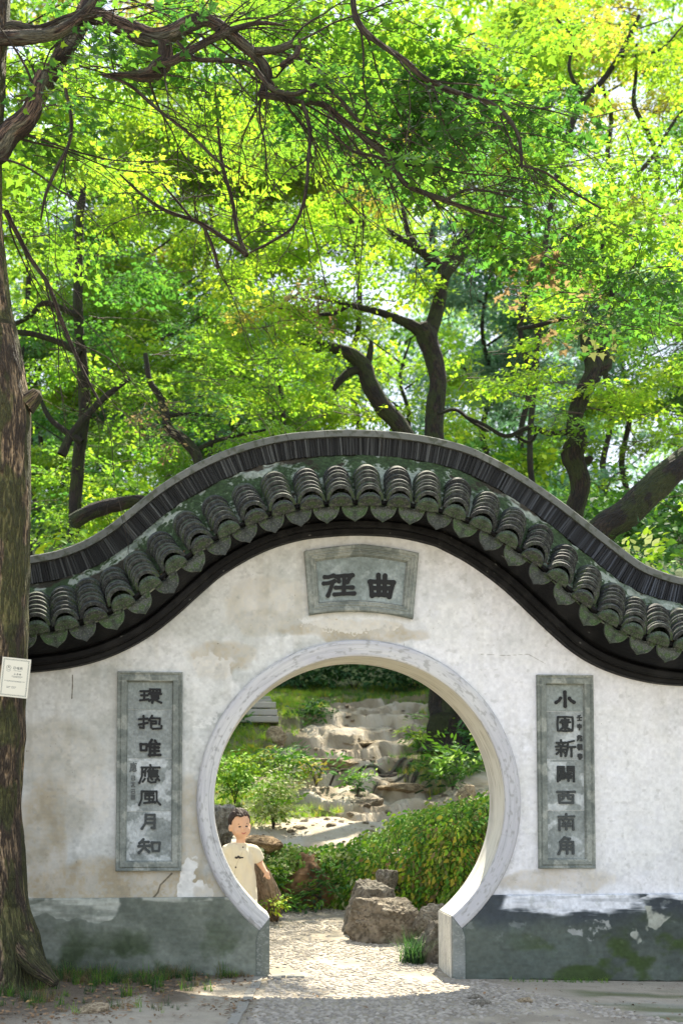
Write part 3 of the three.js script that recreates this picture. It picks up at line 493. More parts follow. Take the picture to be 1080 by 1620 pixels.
// ---------------------------------------------------------------- the inscribed stones
const stoneTex = (a, b, pale, amt, seed) => tex(512, 1024, (u, v) => { const n = fbm(u * 4 + seed, v * 8, 5), g = fbm(u * 50, v * 100 + seed, 3), p = fbm(u * 7 + 9 + seed, v * 13, 5); let c = mix3(a, b, smooth(0.35, 0.65, n)); c = mix3(c, pale, smooth(0.52, 0.62, p) * amt(u, v)); const k = 0.86 + 0.28 * g; return [c[0] * k, c[1] * k, c[2] * k]; });
M.frame = mat('grey_stone_frame', [1, 1, 1], 0.9, { map: stoneTex([0.50, 0.52, 0.49], [0.41, 0.435, 0.41], [0.62, 0.63, 0.59], () => 0.6, 1), bumpMap: grain, bumpScale: 0.008 });
const strokesOf = (text) => text.split(';').map((s) => s.trim().split(' ').map((p) => p.split(',').map(Number)));
const GLYPH = {
  jing: '8,20 20,20 35,13;5,46 20,44 38,36;33,42 27,66 18,95;42,17 70,12 94,10;50,20 52,36;88,16 78,38;68,14 67,86;42,62 66,61 94,60;38,90 66,86 99,84',
  qu: '14,34 20,94;94,36 80,98;12,35 50,34 95,37;42,6 43,90;65,8 63,90;20,62 50,61 86,63;19,91 50,89 81,93',
  xiao: '50,3 51,96;29,44 22,60 8,72;71,44 78,58 93,70',
  yuan: '12,8 50,6 90,9 92,50 88,94 50,96 11,93 8,50 12,8;50,18 50,40;32,27 68,26;24,40 76,40;38,50 62,50 62,63 38,63 38,50;50,63 28,84;45,68 76,86;50,70 50,86',
  xin: '28,2 29,12;6,17 50,16;16,22 20,32;40,22 35,32;3,40 52,38;28,40 28,94;5,57 50,56;26,60 6,82;30,60 47,76;92,6 62,15;63,15 61,52 50,94;62,42 99,41;80,42 80,96',
  pi: '8,8 7,96;8,8 40,8 40,32 8,32;8,20 40,20;60,8 93,8 93,96;60,8 60,32 93,32;60,20 93,20;22,42 44,42 44,55 22,55;22,42 17,88;27,65 42,65 42,80 27,80 27,65;63,37 63,45;50,48 79,48;55,52 58,60;72,52 69,60;49,64 80,64;52,75 77,75;64,64 64,93',
  xi: '4,12 96,11;12,36 88,36 85,92;15,92 85,92;12,36 16,92;38,13 36,58 26,68;61,13 61,60 75,63',
  nan: '50,0 50,24;8,16 92,14;13,32 86,32 87,94;13,32 13,96;36,42 41,52;64,42 59,52;30,57 70,57;28,72 72,72;50,57 50,92',
  jiao: '40,2 17,28;40,8 68,8 58,27;19,29 84,28 84,94;20,28 18,70 7,96;20,49 84,49;20,69 84,69;52,29 52,94',
  huan: '5,20 39,20;8,46 37,46;3,78 41,71;22,20 22,75;48,8 95,8 95,27 48,27 48,8;63,8 63,27;79,8 79,27;43,37 99,37;56,45 87,45 87,57 56,57 56,45;69,58 45,81;65,67 59,93;70,62 80,80 100,92;88,64 74,76',
  bao: '3,29 39,24;22,6 23,86 8,83;3,64 39,52;58,6 45,36;54,22 91,22 89,60;54,41 75,41 75,57 54,57;54,41 54,82 61,91 97,88 98,73',
  wei: '6,29 35,29 33,65 8,65 6,29;58,4 41,38;50,29 50,95;74,8 79,22;50,29 95,28;50,48 91,48;50,68 91,68;46,92 99,91;72,29 72,91',
  ying: '52,1 55,11;13,14 95,14;16,14 14,60 3,95;34,20 23,39;29,31 29,58;52,20 41,35;46,31 46,60;46,31 85,31;46,41 83,41;46,51 83,51;46,61 89,61;65,20 65,61;28,73 19,88;42,71 43,85 56,93 77,90 79,78;56,68 61,77;85,70 94,81',
  feng: '14,10 14,60 3,95;14,10 82,10 83,70 99,93;30,24 67,22;30,36 69,36 69,58 30,58 30,36;49,24 49,80;26,83 73,76;64,66 75,81',
  yue: '30,6 28,60 9,93;30,6 79,6 79,90 65,87;30,32 79,32;30,57 79,57',
  zhi: '24,6 7,30;16,23 47,22;3,49 53,46;28,23 26,60 5,90;32,62 49,83;62,26 97,26 93,79 66,79 62,26',
  ren: '70,2 20,16;5,46 95,42;50,12 50,92;15,92 85,90', shen: '15,18 85,18 85,62 15,62 15,18;15,40 85,40;50,2 50,98',
  sui: '50,2 50,22;52,11 80,11;20,4 20,22;5,25 95,25;15,25 5,92;30,40 55,40;40,40 25,75;62,25 90,95;86,55 60,90;95,78 90,95', zhao: '8,12 48,12;28,2 28,30;12,30 44,30 44,58 12,58 12,30;12,44 44,44;4,72 52,72;28,58 28,98;62,8 58,60 52,96;62,8 92,8 92,94;62,34 92,34;62,60 92,60',
  chun: '12,12 88,12;16,26 84,26;5,42 95,42;50,2 24,62;60,42 92,70;34,60 68,60 68,96 34,96 34,60;34,78 68,78',
  ji: '15,8 85,8 85,48 15,48;15,48 15,88 85,90 90,72', ri: '20,8 80,8 80,94 20,94 20,8;20,50 80,50', hai: '50,0 50,14;8,18 92,18;50,18 28,40 66,40 10,84;68,46 20,98;58,70 90,96', tu: '10,6 90,6 90,94 10,94 10,6;34,18 66,18 66,34 34,34 34,18;22,44 78,44;34,54 66,54 66,82 34,82 34,54;50,34 50,54',
};
function glyph(text, w, h, pen, depth) { // brush strokes cut in relief: rounded, swelling a little at both ends
  const geos = [];
  let lift = 0;
  for (const st of strokesOf(text)) for (let i = 1; i < st.length; i++) {
    const [ax, ay] = st[i - 1], [bx, by] = st[i], a = [(ax / 100 - 0.5) * w, (0.5 - ay / 100) * h], b = [(bx / 100 - 0.5) * w, (0.5 - by / 100) * h], L = Math.hypot(b[0] - a[0], b[1] - a[1]), ang = Math.atan2(b[1] - a[1], b[0] - a[0]);
    const r0 = pen * (i === 1 ? 0.56 : 0.5), r1 = pen * (i === st.length - 1 ? 0.6 : 0.5), rm = pen * 0.43, s = new THREE.Shape();
    s.absarc(0, 0, r0, Math.PI / 2, Math.PI * 1.5, false); s.quadraticCurveTo(L / 2, -rm, L, -r1); s.absarc(L, 0, r1, -Math.PI / 2, Math.PI / 2, false); s.quadraticCurveTo(L / 2, rm, 0, r0);
    lift = (lift + 1) % 7;
    geos.push(new THREE.ExtrudeGeometry(s, { depth: depth + lift * 0.0002, bevelEnabled: false, curveSegments: 5 }).rotateZ(ang).translate(a[0], a[1], 0));
  }
  return mergeGeometries(geos);
}
function frameRing(outer, steps) { // outer: corner-following outline, counter-clockwise; steps: [inset, z] across the moulding
  const n = outer.length, cx = outer.reduce((s, p) => s + p[0], 0) / n, cy = outer.reduce((s, p) => s + p[1], 0) / n;
  const inset = (d) => outer.map((p, i) => { // move each side inwards and meet at the corner
    const a = outer[(i + n - 1) % n], b = outer[(i + 1) % n], e1 = [p[0] - a[0], p[1] - a[1]], e2 = [b[0] - p[0], b[1] - p[1]], l1 = Math.hypot(...e1), l2 = Math.hypot(...e2), n1 = [-e1[1] / l1, e1[0] / l1], n2 = [-e2[1] / l2, e2[0] / l2], k = d / (1 + n1[0] * n2[0] + n1[1] * n2[1]);
    return [p[0] + (n1[0] + n2[0]) * k, p[1] + (n1[1] + n2[1]) * k];
  });
  const pos = [], idx = [], uv = [], rings = steps.map(([d, z]) => inset(d).map((p) => [...p, z]));
  for (let r = 0; r < rings.length - 1; r++) for (let i = 0; i < n; i++) { const j = (i + 1) % n, b = pos.length / 3; for (const p of [rings[r][i], rings[r][j], rings[r + 1][i], rings[r + 1][j]]) { pos.push(...p); uv.push(p[0] * 1.5, p[1] * 0.75); } idx.push(b, b + 1, b + 2, b + 2, b + 1, b + 3); }
  const g = new THREE.BufferGeometry(); g.setAttribute('position', new THREE.Float32BufferAttribute(pos, 3)); g.setAttribute('uv', new THREE.Float32BufferAttribute(uv, 2)); g.setIndex(idx); g.computeVertexNormals(); return { g, inner: rings[rings.length - 1] };
}
function slabGeo(pts, z0, z1) { const s = new THREE.Shape(pts.map((p) => new THREE.Vector2(p[0], p[1]))); const g = new THREE.ExtrudeGeometry(s, { depth: z1 - z0, bevelEnabled: false }).translate(0, 0, z0), p = g.attributes.position, uv = g.attributes.uv; for (let i = 0; i < p.count; i++) uv.setXY(i, p.getX(i) * 1.3 + 0.5, p.getY(i) * 0.65 + 0.5); return g; }
const ink = (k, i) => mat('ink_' + i, k, 0.85, { bumpMap: grain, bumpScale: 0.004 });
function uprightStone(px0, px1, py0, py1, chars, side, label, seed) {
  const a = at(px0, py0, 0.03), b = at(px1, py1, 0.03), w = b.x - a.x, h = a.y - b.y, t = thing('inscription_stone', V((a.x + b.x) / 2, b.y, 0), label, 'plaque');
  const o = [[-w / 2, 0], [w / 2, 0], [w / 2, h], [-w / 2, h]];
  const { g, inner } = frameRing(o, [[0, -0.004], [0, 0.028], [0.004, 0.034], [0.012, 0.034], [0.018, 0.026], [0.024, 0.024], [0.03, 0.032], [0.062, 0.032], [0.066, 0.028], [0.072, 0.004], [0.072, -0.012]]);
  part('frame', g, M.frame, t);
  const x0 = inner[0][0], x1 = inner[1][0], y0 = inner[0][1], y1 = inner[2][1], H = y1 - y0, cuts = [0, 0.272, 0.56, 0.845, 1];     // stone slabs, from below: joints as in the photograph
  const cs = [0, 0.275, 0.57, 0.845, 1];
  for (let i = 0; i < 4; i++) {
    const ya = y0 + H * cs[i] + (i ? 0.0012 : -0.01), yb = y0 + H * cs[i + 1] - (i < 3 ? 0.0012 : -0.01), lo = i < 2;
    const m = mat('grey_slate_' + seed + i, [1, 1, 1], 0.88, { map: stoneTex(i === 3 ? [0.50, 0.53, 0.51] : i === 2 && side > 0 ? [0.60, 0.62, 0.61] : [0.59, 0.615, 0.60], [0.50, 0.525, 0.51], [0.74, 0.76, 0.755], () => (i === 3 ? 0.1 : i === 2 ? (side > 0 ? 0.7 : 0.15) : 0.75), seed + i * 3), bumpMap: grain, bumpScale: 0.012 });
    part('slab', slabGeo([[x0 - 0.01, ya], [x1 + 0.01, ya], [x1 + 0.01, yb], [x0 - 0.01, yb]], -0.03, 0.002 + (i % 2) * 0.0015), m, t);
  }
  chars.forEach(([key, py, cw, ch, dark], i) => {
    const c = at((px0 + px1) / 2 + (side < 0 ? 0 : 0), py, 0.01), G = glyph(GLYPH[key], cw / 224, ch / 224, key === 'xiao' ? 0.022 : ['yue', 'zhi', 'xi', 'wei', 'jiao'].includes(key) ? 0.0165 : 0.0135, 0.011);
    const m = part('character', G, ink(dark, seed + '_' + i), t); m.position.set(0.002, c.y - t.position.y, 0.0005);
  });
  return { t, w, h, x0, x1 };
}
{
  const D = [0.012, 0.013, 0.013], mid = [0.02, 0.023, 0.022], pale = [0.05, 0.057, 0.055];
  const L = uprightStone(186, 287, 1062, 1378, [['huan', 1101, 34, 25, D], ['bao', 1143, 37, 24, D], ['wei', 1183, 33, 27, D], ['ying', 1225, 34, 30, mid], ['feng', 1262, 34, 25, mid], ['yue', 1300, 28, 25, pale], ['zhi', 1339, 35, 25, pale]], -1, 'tall grey inscribed stone on the left of the gate, its last characters the faded 月知', 2);
  ['ying', 'ji', 'hai', 'ji', 'tu'].forEach((k, i) => { const m = part('small_character', glyph(GLYPH[k], i ? 0.03 : 0.05, i ? 0.034 : 0.07, 0.006, 0.004), ink([0.1, 0.11, 0.105], 'a' + i), L.t); m.position.set(L.x0 + 0.042, at(200, [1214, 1231, 1241, 1252, 1261][i], 0).y - L.t.position.y, 0.003); });
  const Rr = uprightStone(849, 942, 1067, 1374, [['xiao', 1106, 35, 25, D], ['yuan', 1145, 31, 26, mid], ['xin', 1184, 33, 28, mid], ['pi', 1224, 31, 27, mid], ['xi', 1261, 31, 22, pale], ['nan', 1301, 31, 27, pale], ['jiao', 1338, 31, 28, pale]], 1, 'tall grey inscribed stone on the right of the gate, 小 in black at its top', 31);
  ['ren', 'shen', 'sui', 'zhao', 'chun'].forEach((k, i) => { const m = part('small_character', glyph(GLYPH[k], 0.036, 0.042, 0.0075, 0.005), ink([0.03, 0.033, 0.032], 'b' + i), Rr.t); m.position.set(Rr.x1 - 0.028, at(922, [1136, 1150, 1168, 1182, 1197][i], 0).y - Rr.t.position.y, 0.003); });
  // the name over the gate
  const t = thing('name_stone', at(567, 972, 0), 'grey fan-shaped name stone above the gate with 徑曲 in black', 'plaque'), q = (px, py) => { const p = at(px, py, 0.03); return [p.x - t.position.x, p.y - t.position.y]; }, out = [];
  const tl = q(481, 872), tr = q(662, 875), br = q(653, 979), bl = q(489, 973), top = q(567, 861), bot = q(567, 967);
  for (let i = 0; i <= 12; i++) { const u = i / 12, k = 4 * u * (1 - u); out.push([lerp(bl[0], br[0], u), lerp(bl[1], br[1], u) + k * (bot[1] - (bl[1] + br[1]) / 2)]); }
  for (let i = 0; i <= 12; i++) { const u = i / 12, k = 1 - Math.abs(2 * u - 1); out.push([lerp(tr[0], tl[0], u), lerp(tr[1], tl[1], u) + (0.5 * k + 0.5 * 4 * u * (1 - u)) * (top[1] - (tl[1] + tr[1]) / 2)]); }
  const { g, inner } = frameRing(out, [[0, -0.004], [0, 0.036], [0.006, 0.042], [0.026, 0.042], [0.03, 0.034], [0.038, 0.032], [0.043, 0.037], [0.05, 0.037], [0.054, 0.028], [0.061, 0.026], [0.065, 0.03], [0.071, 0.028], [0.078, 0.012], [0.082, 0.004], [0.084, -0.01]]);
  part('frame', g, M.frame, t);
  part('slab', slabGeo(inner, -0.02, 0.004), mat('grey_slate', [1, 1, 1], 0.88, { map: stoneTex([0.55, 0.59, 0.58], [0.46, 0.50, 0.485], [0.66, 0.69, 0.68], () => 0.4, 8), bumpMap: grain, bumpScale: 0.012 }), t);
  for (const [k, px, py, w, h] of [['jing', 535, 925, 54, 42], ['qu', 602, 926, 48, 40]]) { const p = at(px, py, 0.01), m = part('character', glyph(GLYPH[k], w / 224 * 0.97, h / 224 * 0.95, k === 'qu' ? 0.031 : 0.027, 0.009), ink(D, k), t); m.position.set(p.x - t.position.x, p.y - t.position.y, 0.003); }
}

// ---------------------------------------------------------------- limbs, leaves, sprays
function limbGeo(P, { seg = 10, lump = 0.12, seed = 1, step = 0.06, vScale = 0.36, flare = 0, knots = 0 } = {}) { // P: [{ v, r }]
  const c = new THREE.CatmullRomCurve3(P.map((p) => p.v), false, 'centripetal'), len = c.getLength(), n = Math.max(3, Math.round(len / step)), pos = [], uv = [], idx = [];
  let N = null;
  const cum = [0]; for (let i = 1; i < P.length; i++) cum.push(cum[i - 1] + P[i].v.distanceTo(P[i - 1].v));
  for (let i = 0; i <= n; i++) {
    const u = i / n, p = c.getPointAt(u), t = c.getTangentAt(u), d = u * cum[cum.length - 1];
    let k = 1; while (k < P.length - 1 && cum[k] < d) k++;
    const f = clamp((d - cum[k - 1]) / Math.max(1e-6, cum[k] - cum[k - 1])), r0 = lerp(P[k - 1].r, P[k].r, f * f * (3 - 2 * f) * 0.5 + f * 0.5);
    if (!N) N = new THREE.Vector3().crossVectors(t, Math.abs(t.y) > 0.8 ? V(1, 0, 0) : V(0, 1, 0)).normalize();
    N.addScaledVector(t, -N.dot(t)).normalize();
    const B = new THREE.Vector3().crossVectors(t, N);
    for (let j = 0; j <= seg; j++) {
      const a = (j % seg) / seg * Math.PI * 2, q = N.clone().multiplyScalar(Math.cos(a)).addScaledVector(B, Math.sin(a));
      let r = r0 * (1 + lump * 2 * (fbm3(p.x * 5 + q.x * 0.9 + seed, p.y * 3.2 + q.y * 0.9, p.z * 5 + q.z * 0.9, 3) - 0.5) + (seg > 20 ? 0.10 * (Math.abs(noise2(a * 9 + seed, d * 2.2) - 0.5) - 0.25) + 0.05 * (noise2(j * 0.9 + seed, d * 9) - 0.5) : 0));
      if (knots) r *= 1 + 0.34 * (fbm3(p.x * 16 + q.x * 2 + seed, p.y * 16 + q.y * 2, p.z * 16 + q.z * 2, 3) - 0.5) + 0.22 * Math.max(0, noise2(d * 5 + seed, a) - 0.62);
      if (flare) r *= 1 + flare * Math.exp(-d * 4.5) * (0.75 + 0.6 * Math.sin(a * 4 + 1));
      const v = p.clone().addScaledVector(q, r); pos.push(v.x, v.y, v.z); uv.push(j / seg * Math.max(1, Math.round(r0 * 6.3 / 0.7)), d * vScale + seed * 0.37);
    }
  }
  for (let i = 0; i < n; i++) for (let j = 0; j < seg; j++) { const a = i * (seg + 1) + j, b = a + seg + 1; idx.push(a, b, a + 1, a + 1, b, b + 1); }
  const b0 = pos.length / 3; pos.push(...c.getPointAt(1).addScaledVector(c.getTangentAt(1), P[P.length - 1].r * 0.6).toArray()); uv.push(0.5, len * vScale); for (let j = 0; j < seg; j++) idx.push(n * (seg + 1) + j, b0, n * (seg + 1) + j + 1);
  const g = new THREE.BufferGeometry(); g.setAttribute('position', new THREE.Float32BufferAttribute(pos, 3)); g.setAttribute('uv', new THREE.Float32BufferAttribute(uv, 2)); g.setIndex(idx); g.computeVertexNormals(); return g;
}
// pixels [x, y, half width, depth change] at depth z -> a limb
const limbPx = (list, z, o = {}) => limbGeo(list.map(([x, y, r, dz = 0]) => ({ v: at(x, y, z + dz), r: r * pxm(z + dz) })), o);
function leafShape(lobes, w = 1) { // a leaf in x (along) and z, its sides a little raised
  const rim = [];
  if (lobes === 5) { const L = [[-0.05, 0.12], [-0.08, 0.42], [0.10, 0.28], [0.30, 0.60], [0.42, 0.27], [1.0, 0.0], [0.42, -0.27], [0.30, -0.60], [0.10, -0.28], [-0.08, -0.42], [-0.05, -0.12]]; rim.push(...L); }
  else if (lobes === 3) rim.push([0, 0.05], [0.02, 0.34], [0.30, 0.44], [0.52, 0.24], [1, 0], [0.52, -0.24], [0.30, -0.44], [0.02, -0.34], [0, -0.05]);
  else rim.push([0, 0.02], [0.28, 0.27 * w], [0.62, 0.22 * w], [1, 0], [0.62, -0.22 * w], [0.28, -0.27 * w]);
  const pos = [0.25, 0, 0], idx = []; for (const [x, z] of rim) pos.push(x, Math.abs(z) * 0.22 - x * x * 0.12, z);
  for (let i = 1; i <= rim.length; i++) idx.push(0, i, i % rim.length + 1);
  const g = new THREE.BufferGeometry(); g.setAttribute('position', new THREE.Float32BufferAttribute(pos, 3)); g.setIndex(idx); g.computeVertexNormals(); return g;
}
const LEAF5 = leafShape(5), LEAF3 = leafShape(3), LEAF1 = leafShape(1), SLIM = leafShape(1, 0.55);
function spray(leaf, n, size, len, wide, seed, droop = 0.25) { // a leafy twig lying about level
  const R = rng(seed), geos = [], m = new THREE.Matrix4(), q = new THREE.Quaternion(), e = new THREE.Euler();
  for (let i = 0; i < n; i++) {
    const u = (i + R()) / n, side = i % 2 ? 1 : -1, x = u * len, z = side * wide * (0.25 + 0.75 * R()) * (1 - 0.55 * u), y = -droop * x * x / len + (R() - 0.5) * 0.06 * (len / 0.3);
    e.set((R() - 0.5) * 1.3, -side * (0.9 - 0.6 * u) * (0.5 + R()) + (R() - 0.5) * 0.5, (R() - 0.65) * 1.1, 'YXZ');
    m.compose(V(x, y, z), q.setFromEuler(e), V(1, 1, 1).multiplyScalar(size * (0.7 + 0.55 * R())));
    geos.push(leaf.clone().applyMatrix4(m));
  }
  return mergeGeometries(geos);
}
const SPRAYS = {
  maple: [1, 2, 3].map((s) => spray(LEAF5, 22, 0.052, 0.34, 0.16, s)), small: [4, 5, 6].map((s) => spray(LEAF3, 22, 0.048, 0.34, 0.16, s)),
  far: [7, 8, 9].map((s) => spray(LEAF1, 40, 0.088, 0.62, 0.30, s)), bush: [10, 11].map((s) => spray(LEAF1, 14, 0.055, 0.2, 0.12, s, 0.4)), slim: [12, 13].map((s) => spray(SLIM, 16, 0.07, 0.2, 0.12, s, 0.5)), wood: [14, 15].map((s) => spray(LEAF1, 40, 0.26, 1.8, 0.9, s)),
};
const FILL = { maple: 0.031, small: 0.028, far: 0.115, bush: 0.012, slim: 0.014, wood: 0.95 };   // square metres that a spray covers
M.leaf = leafMat('leaf', 0.66); M.leafGloss = leafMat('glossy_leaf', 0.35, 0.75);
const TONES = {
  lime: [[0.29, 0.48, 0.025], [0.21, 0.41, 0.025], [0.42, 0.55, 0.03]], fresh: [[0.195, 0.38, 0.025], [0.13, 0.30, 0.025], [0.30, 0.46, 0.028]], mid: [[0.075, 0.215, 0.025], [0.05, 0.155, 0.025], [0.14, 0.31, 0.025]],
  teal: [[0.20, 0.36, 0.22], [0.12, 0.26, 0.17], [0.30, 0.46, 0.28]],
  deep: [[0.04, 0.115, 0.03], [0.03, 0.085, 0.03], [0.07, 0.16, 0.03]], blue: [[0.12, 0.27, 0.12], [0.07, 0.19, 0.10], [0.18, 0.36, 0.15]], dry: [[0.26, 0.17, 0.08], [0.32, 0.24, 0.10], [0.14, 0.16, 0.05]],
  olive: [[0.20, 0.29, 0.05], [0.13, 0.21, 0.04], [0.30, 0.35, 0.07]], pale: [[0.48, 0.53, 0.24], [0.33, 0.42, 0.13], [0.58, 0.60, 0.34]], gold: [[0.46, 0.42, 0.05], [0.34, 0.38, 0.04], [0.50, 0.40, 0.07]],
};
// breaks in the canopy, where the photograph shows sun on the ground: [x, z, rx, rz, ground height]
const OPEN = [[-0.1, -2.3, 1.15, 1.5, 0.1], [0.1, -1.0, 0.8, 0.5, 0.03], [-0.9, -2.0, 0.5, 0.8, 0.6], [-0.2, -4.8, 1.0, 0.6, 0.95], [0.7, -5.6, 0.9, 0.7, 1.1], [1.6, -6.4, 0.9, 0.5, 1.2], [0.1, -7.6, 1.2, 0.8, 1.8], [0.2, -9.2, 1.2, 0.9, 2.4], [-1.2, -5.2, 0.8, 0.7, 1.2], [1.2, -3.2, 0.9, 0.6, 1.1], [-1.0, -7.4, 0.9, 0.8, 1.8], [-0.4, -4.0, 0.6, 0.4, 0.8], [0.5, -10.6, 1.6, 0.8, 2.8], [-1.6, -9.4, 0.7, 0.9, 2.5]];
function inBreak(p) {
  for (const [x, z, rx, rz, h] of OPEN) {
    if (p.y < h + 0.9) continue;
    const t = (p.y - h) / SUN.y, gx = p.x - SUN.x * t, gz = p.z - SUN.z * t, n = fbm(gx * 1.8 + 7, gz * 1.8, 2);
    if (((gx - x) / rx) ** 2 + ((gz - z) / rz) ** 2 < 0.75 + n * 0.8 && n > 0.30) return true;
  }
  return false;
}
// pads of foliage: [px, py, z, rx, ry, layers, tone]; returns the sprays of one plant as instanced parts
function foliage(owner, pads, { kind = 'small', seed = 1, material = M.leaf, name = 'crown', tilt = 0.55, deep = 0.8, size = 1, breaks = true, keep = null } = {}) {
  const R = rng(seed * 7919 + 13), sets = SPRAYS[kind].map(() => []), gauss = () => (R() + R() + R() - 1.5) / 1.5;
  for (const [px, py, z, rx, ry, layers = 2, tone = 'fresh'] of pads) {
    const k = pxm(z), n = Math.round(Math.PI * rx * ry * k * k * layers / (FILL[kind] * size * size)), c = at(px, py, z);
    // clumps inside the pad give it an uneven outline and gaps
    const clumps = Array.from({ length: Math.max(3, Math.round(n / 16)) }, () => { const a = R() * 6.283, r = Math.sqrt(R()); return [Math.cos(a) * r, Math.sin(a) * r, gauss(), 0.72 + 0.5 * R()]; });
    for (let i = 0; i < n; i++) {
      const cl = clumps[Math.floor(R() * clumps.length)], sx = cl[0] + gauss() * 0.3, sy = cl[1] + gauss() * 0.3, sz = cl[2] + gauss() * 0.3;
      const p = V(c.x + sx * rx * k, c.y + sy * ry * k, c.z + sz * rx * k * deep * 0.7);
      if (breaks && R() < 0.93 && inBreak(p)) continue;
      if (keep && !keep(p)) continue;
      const T = TONES[tone], a = T[0], b = T[1 + (R() < 0.4 ? 1 : 0)], m = mix3(a, b, R()), g = (0.8 + 0.4 * R()) * cl[3];
      sets[Math.floor(R() * sets.length)].push([p, R() * 6.283, gauss() * tilt, gauss() * tilt, (0.75 + 0.5 * R()) * size, m.map((x) => x * g)]);
    }
  }
  const o = new THREE.Object3D(), col = new THREE.Color(), base = owner ? owner.position : V(0, 0, 0), made = [];
  sets.forEach((list, v) => {
    if (!list.length) return;
    const im = new THREE.InstancedMesh(SPRAYS[kind][v], material, list.length);
    list.forEach(([p, yaw, tx, tz, s, c], i) => { o.position.copy(p).sub(base); o.rotation.set(tx, yaw, tz, 'YXZ'); o.scale.setScalar(s); o.updateMatrix(); im.setMatrixAt(i, o.matrix); im.setColorAt(i, col.setRGB(...c)); });
    im.name = owner ? name : numbered(name); sh(im); tag(im, null, null, null, 'stuff'); (owner ?? scene).add(im); made.push(im);
  });
  return made;
}
function twigs(owner, pads, seed, n = 5, r0 = 0.006) { // bare fine twigs through the pads
  const R = rng(seed), geos = [];
  for (const [px, py, z, rx, ry] of pads) for (let i = 0; i < n; i++) {
    const k = pxm(z), c = at(px, py, z), a = R() * 6.283, p0 = V(c.x - Math.cos(a) * rx * k * 0.9, c.y - Math.abs(Math.sin(a)) * ry * k * 0.5, c.z + (R() - 0.5) * rx * k * 0.6), P = [];
    let d = V(Math.cos(a), 0.25 * Math.sin(a) + 0.1, (R() - 0.5) * 0.6).normalize(), p = p0.clone(); const L = rx * k * (0.8 + R()) / 5;
    for (let j = 0; j < 6; j++) { P.push({ v: p.clone(), r: r0 * (z < -9 ? 2 : 1) * (1 - j * 0.15) }); d.add(V((R() - 0.5) * 0.7, (R() - 0.5) * 0.5 - 0.04, (R() - 0.5) * 0.7)).normalize(); p = p.clone().addScaledVector(d, L); }
    geos.push(limbGeo(P, { seg: 4, lump: 0, step: 0.12 }));
  }
  tag(part('twig', mergeGeometries(geos).translate(-owner.position.x, -owner.position.y, -owner.position.z), M.twig, owner), null, null, null, 'stuff');
}
function tree(name, basePx, z, label, group) { const b = at(basePx[0], basePx[1], z); b.y = ground(b.x, b.z); return thing(name, b, label, 'tree', group); }
const limb = (t, name, list, z, m, o) => part(name, local(limbPx(list, z, o), t), m, t);
const down = (px, py, r, z) => { // carry a trunk on down to the ground
  const p = at(px, py, z), y = ground(p.x, z), k = pxm(z), rows = []; const steps = Math.max(1, Math.ceil((p.y - y) / 0.6));
  for (let i = steps; i >= 1; i--) { const dy = (p.y - y + 0.15) * i / steps / k; rows.push([px + 8 * Math.sin(i * 1.3 + px), py + dy, r * (1 + 0.25 * i / steps)]); }
  return rows;
};

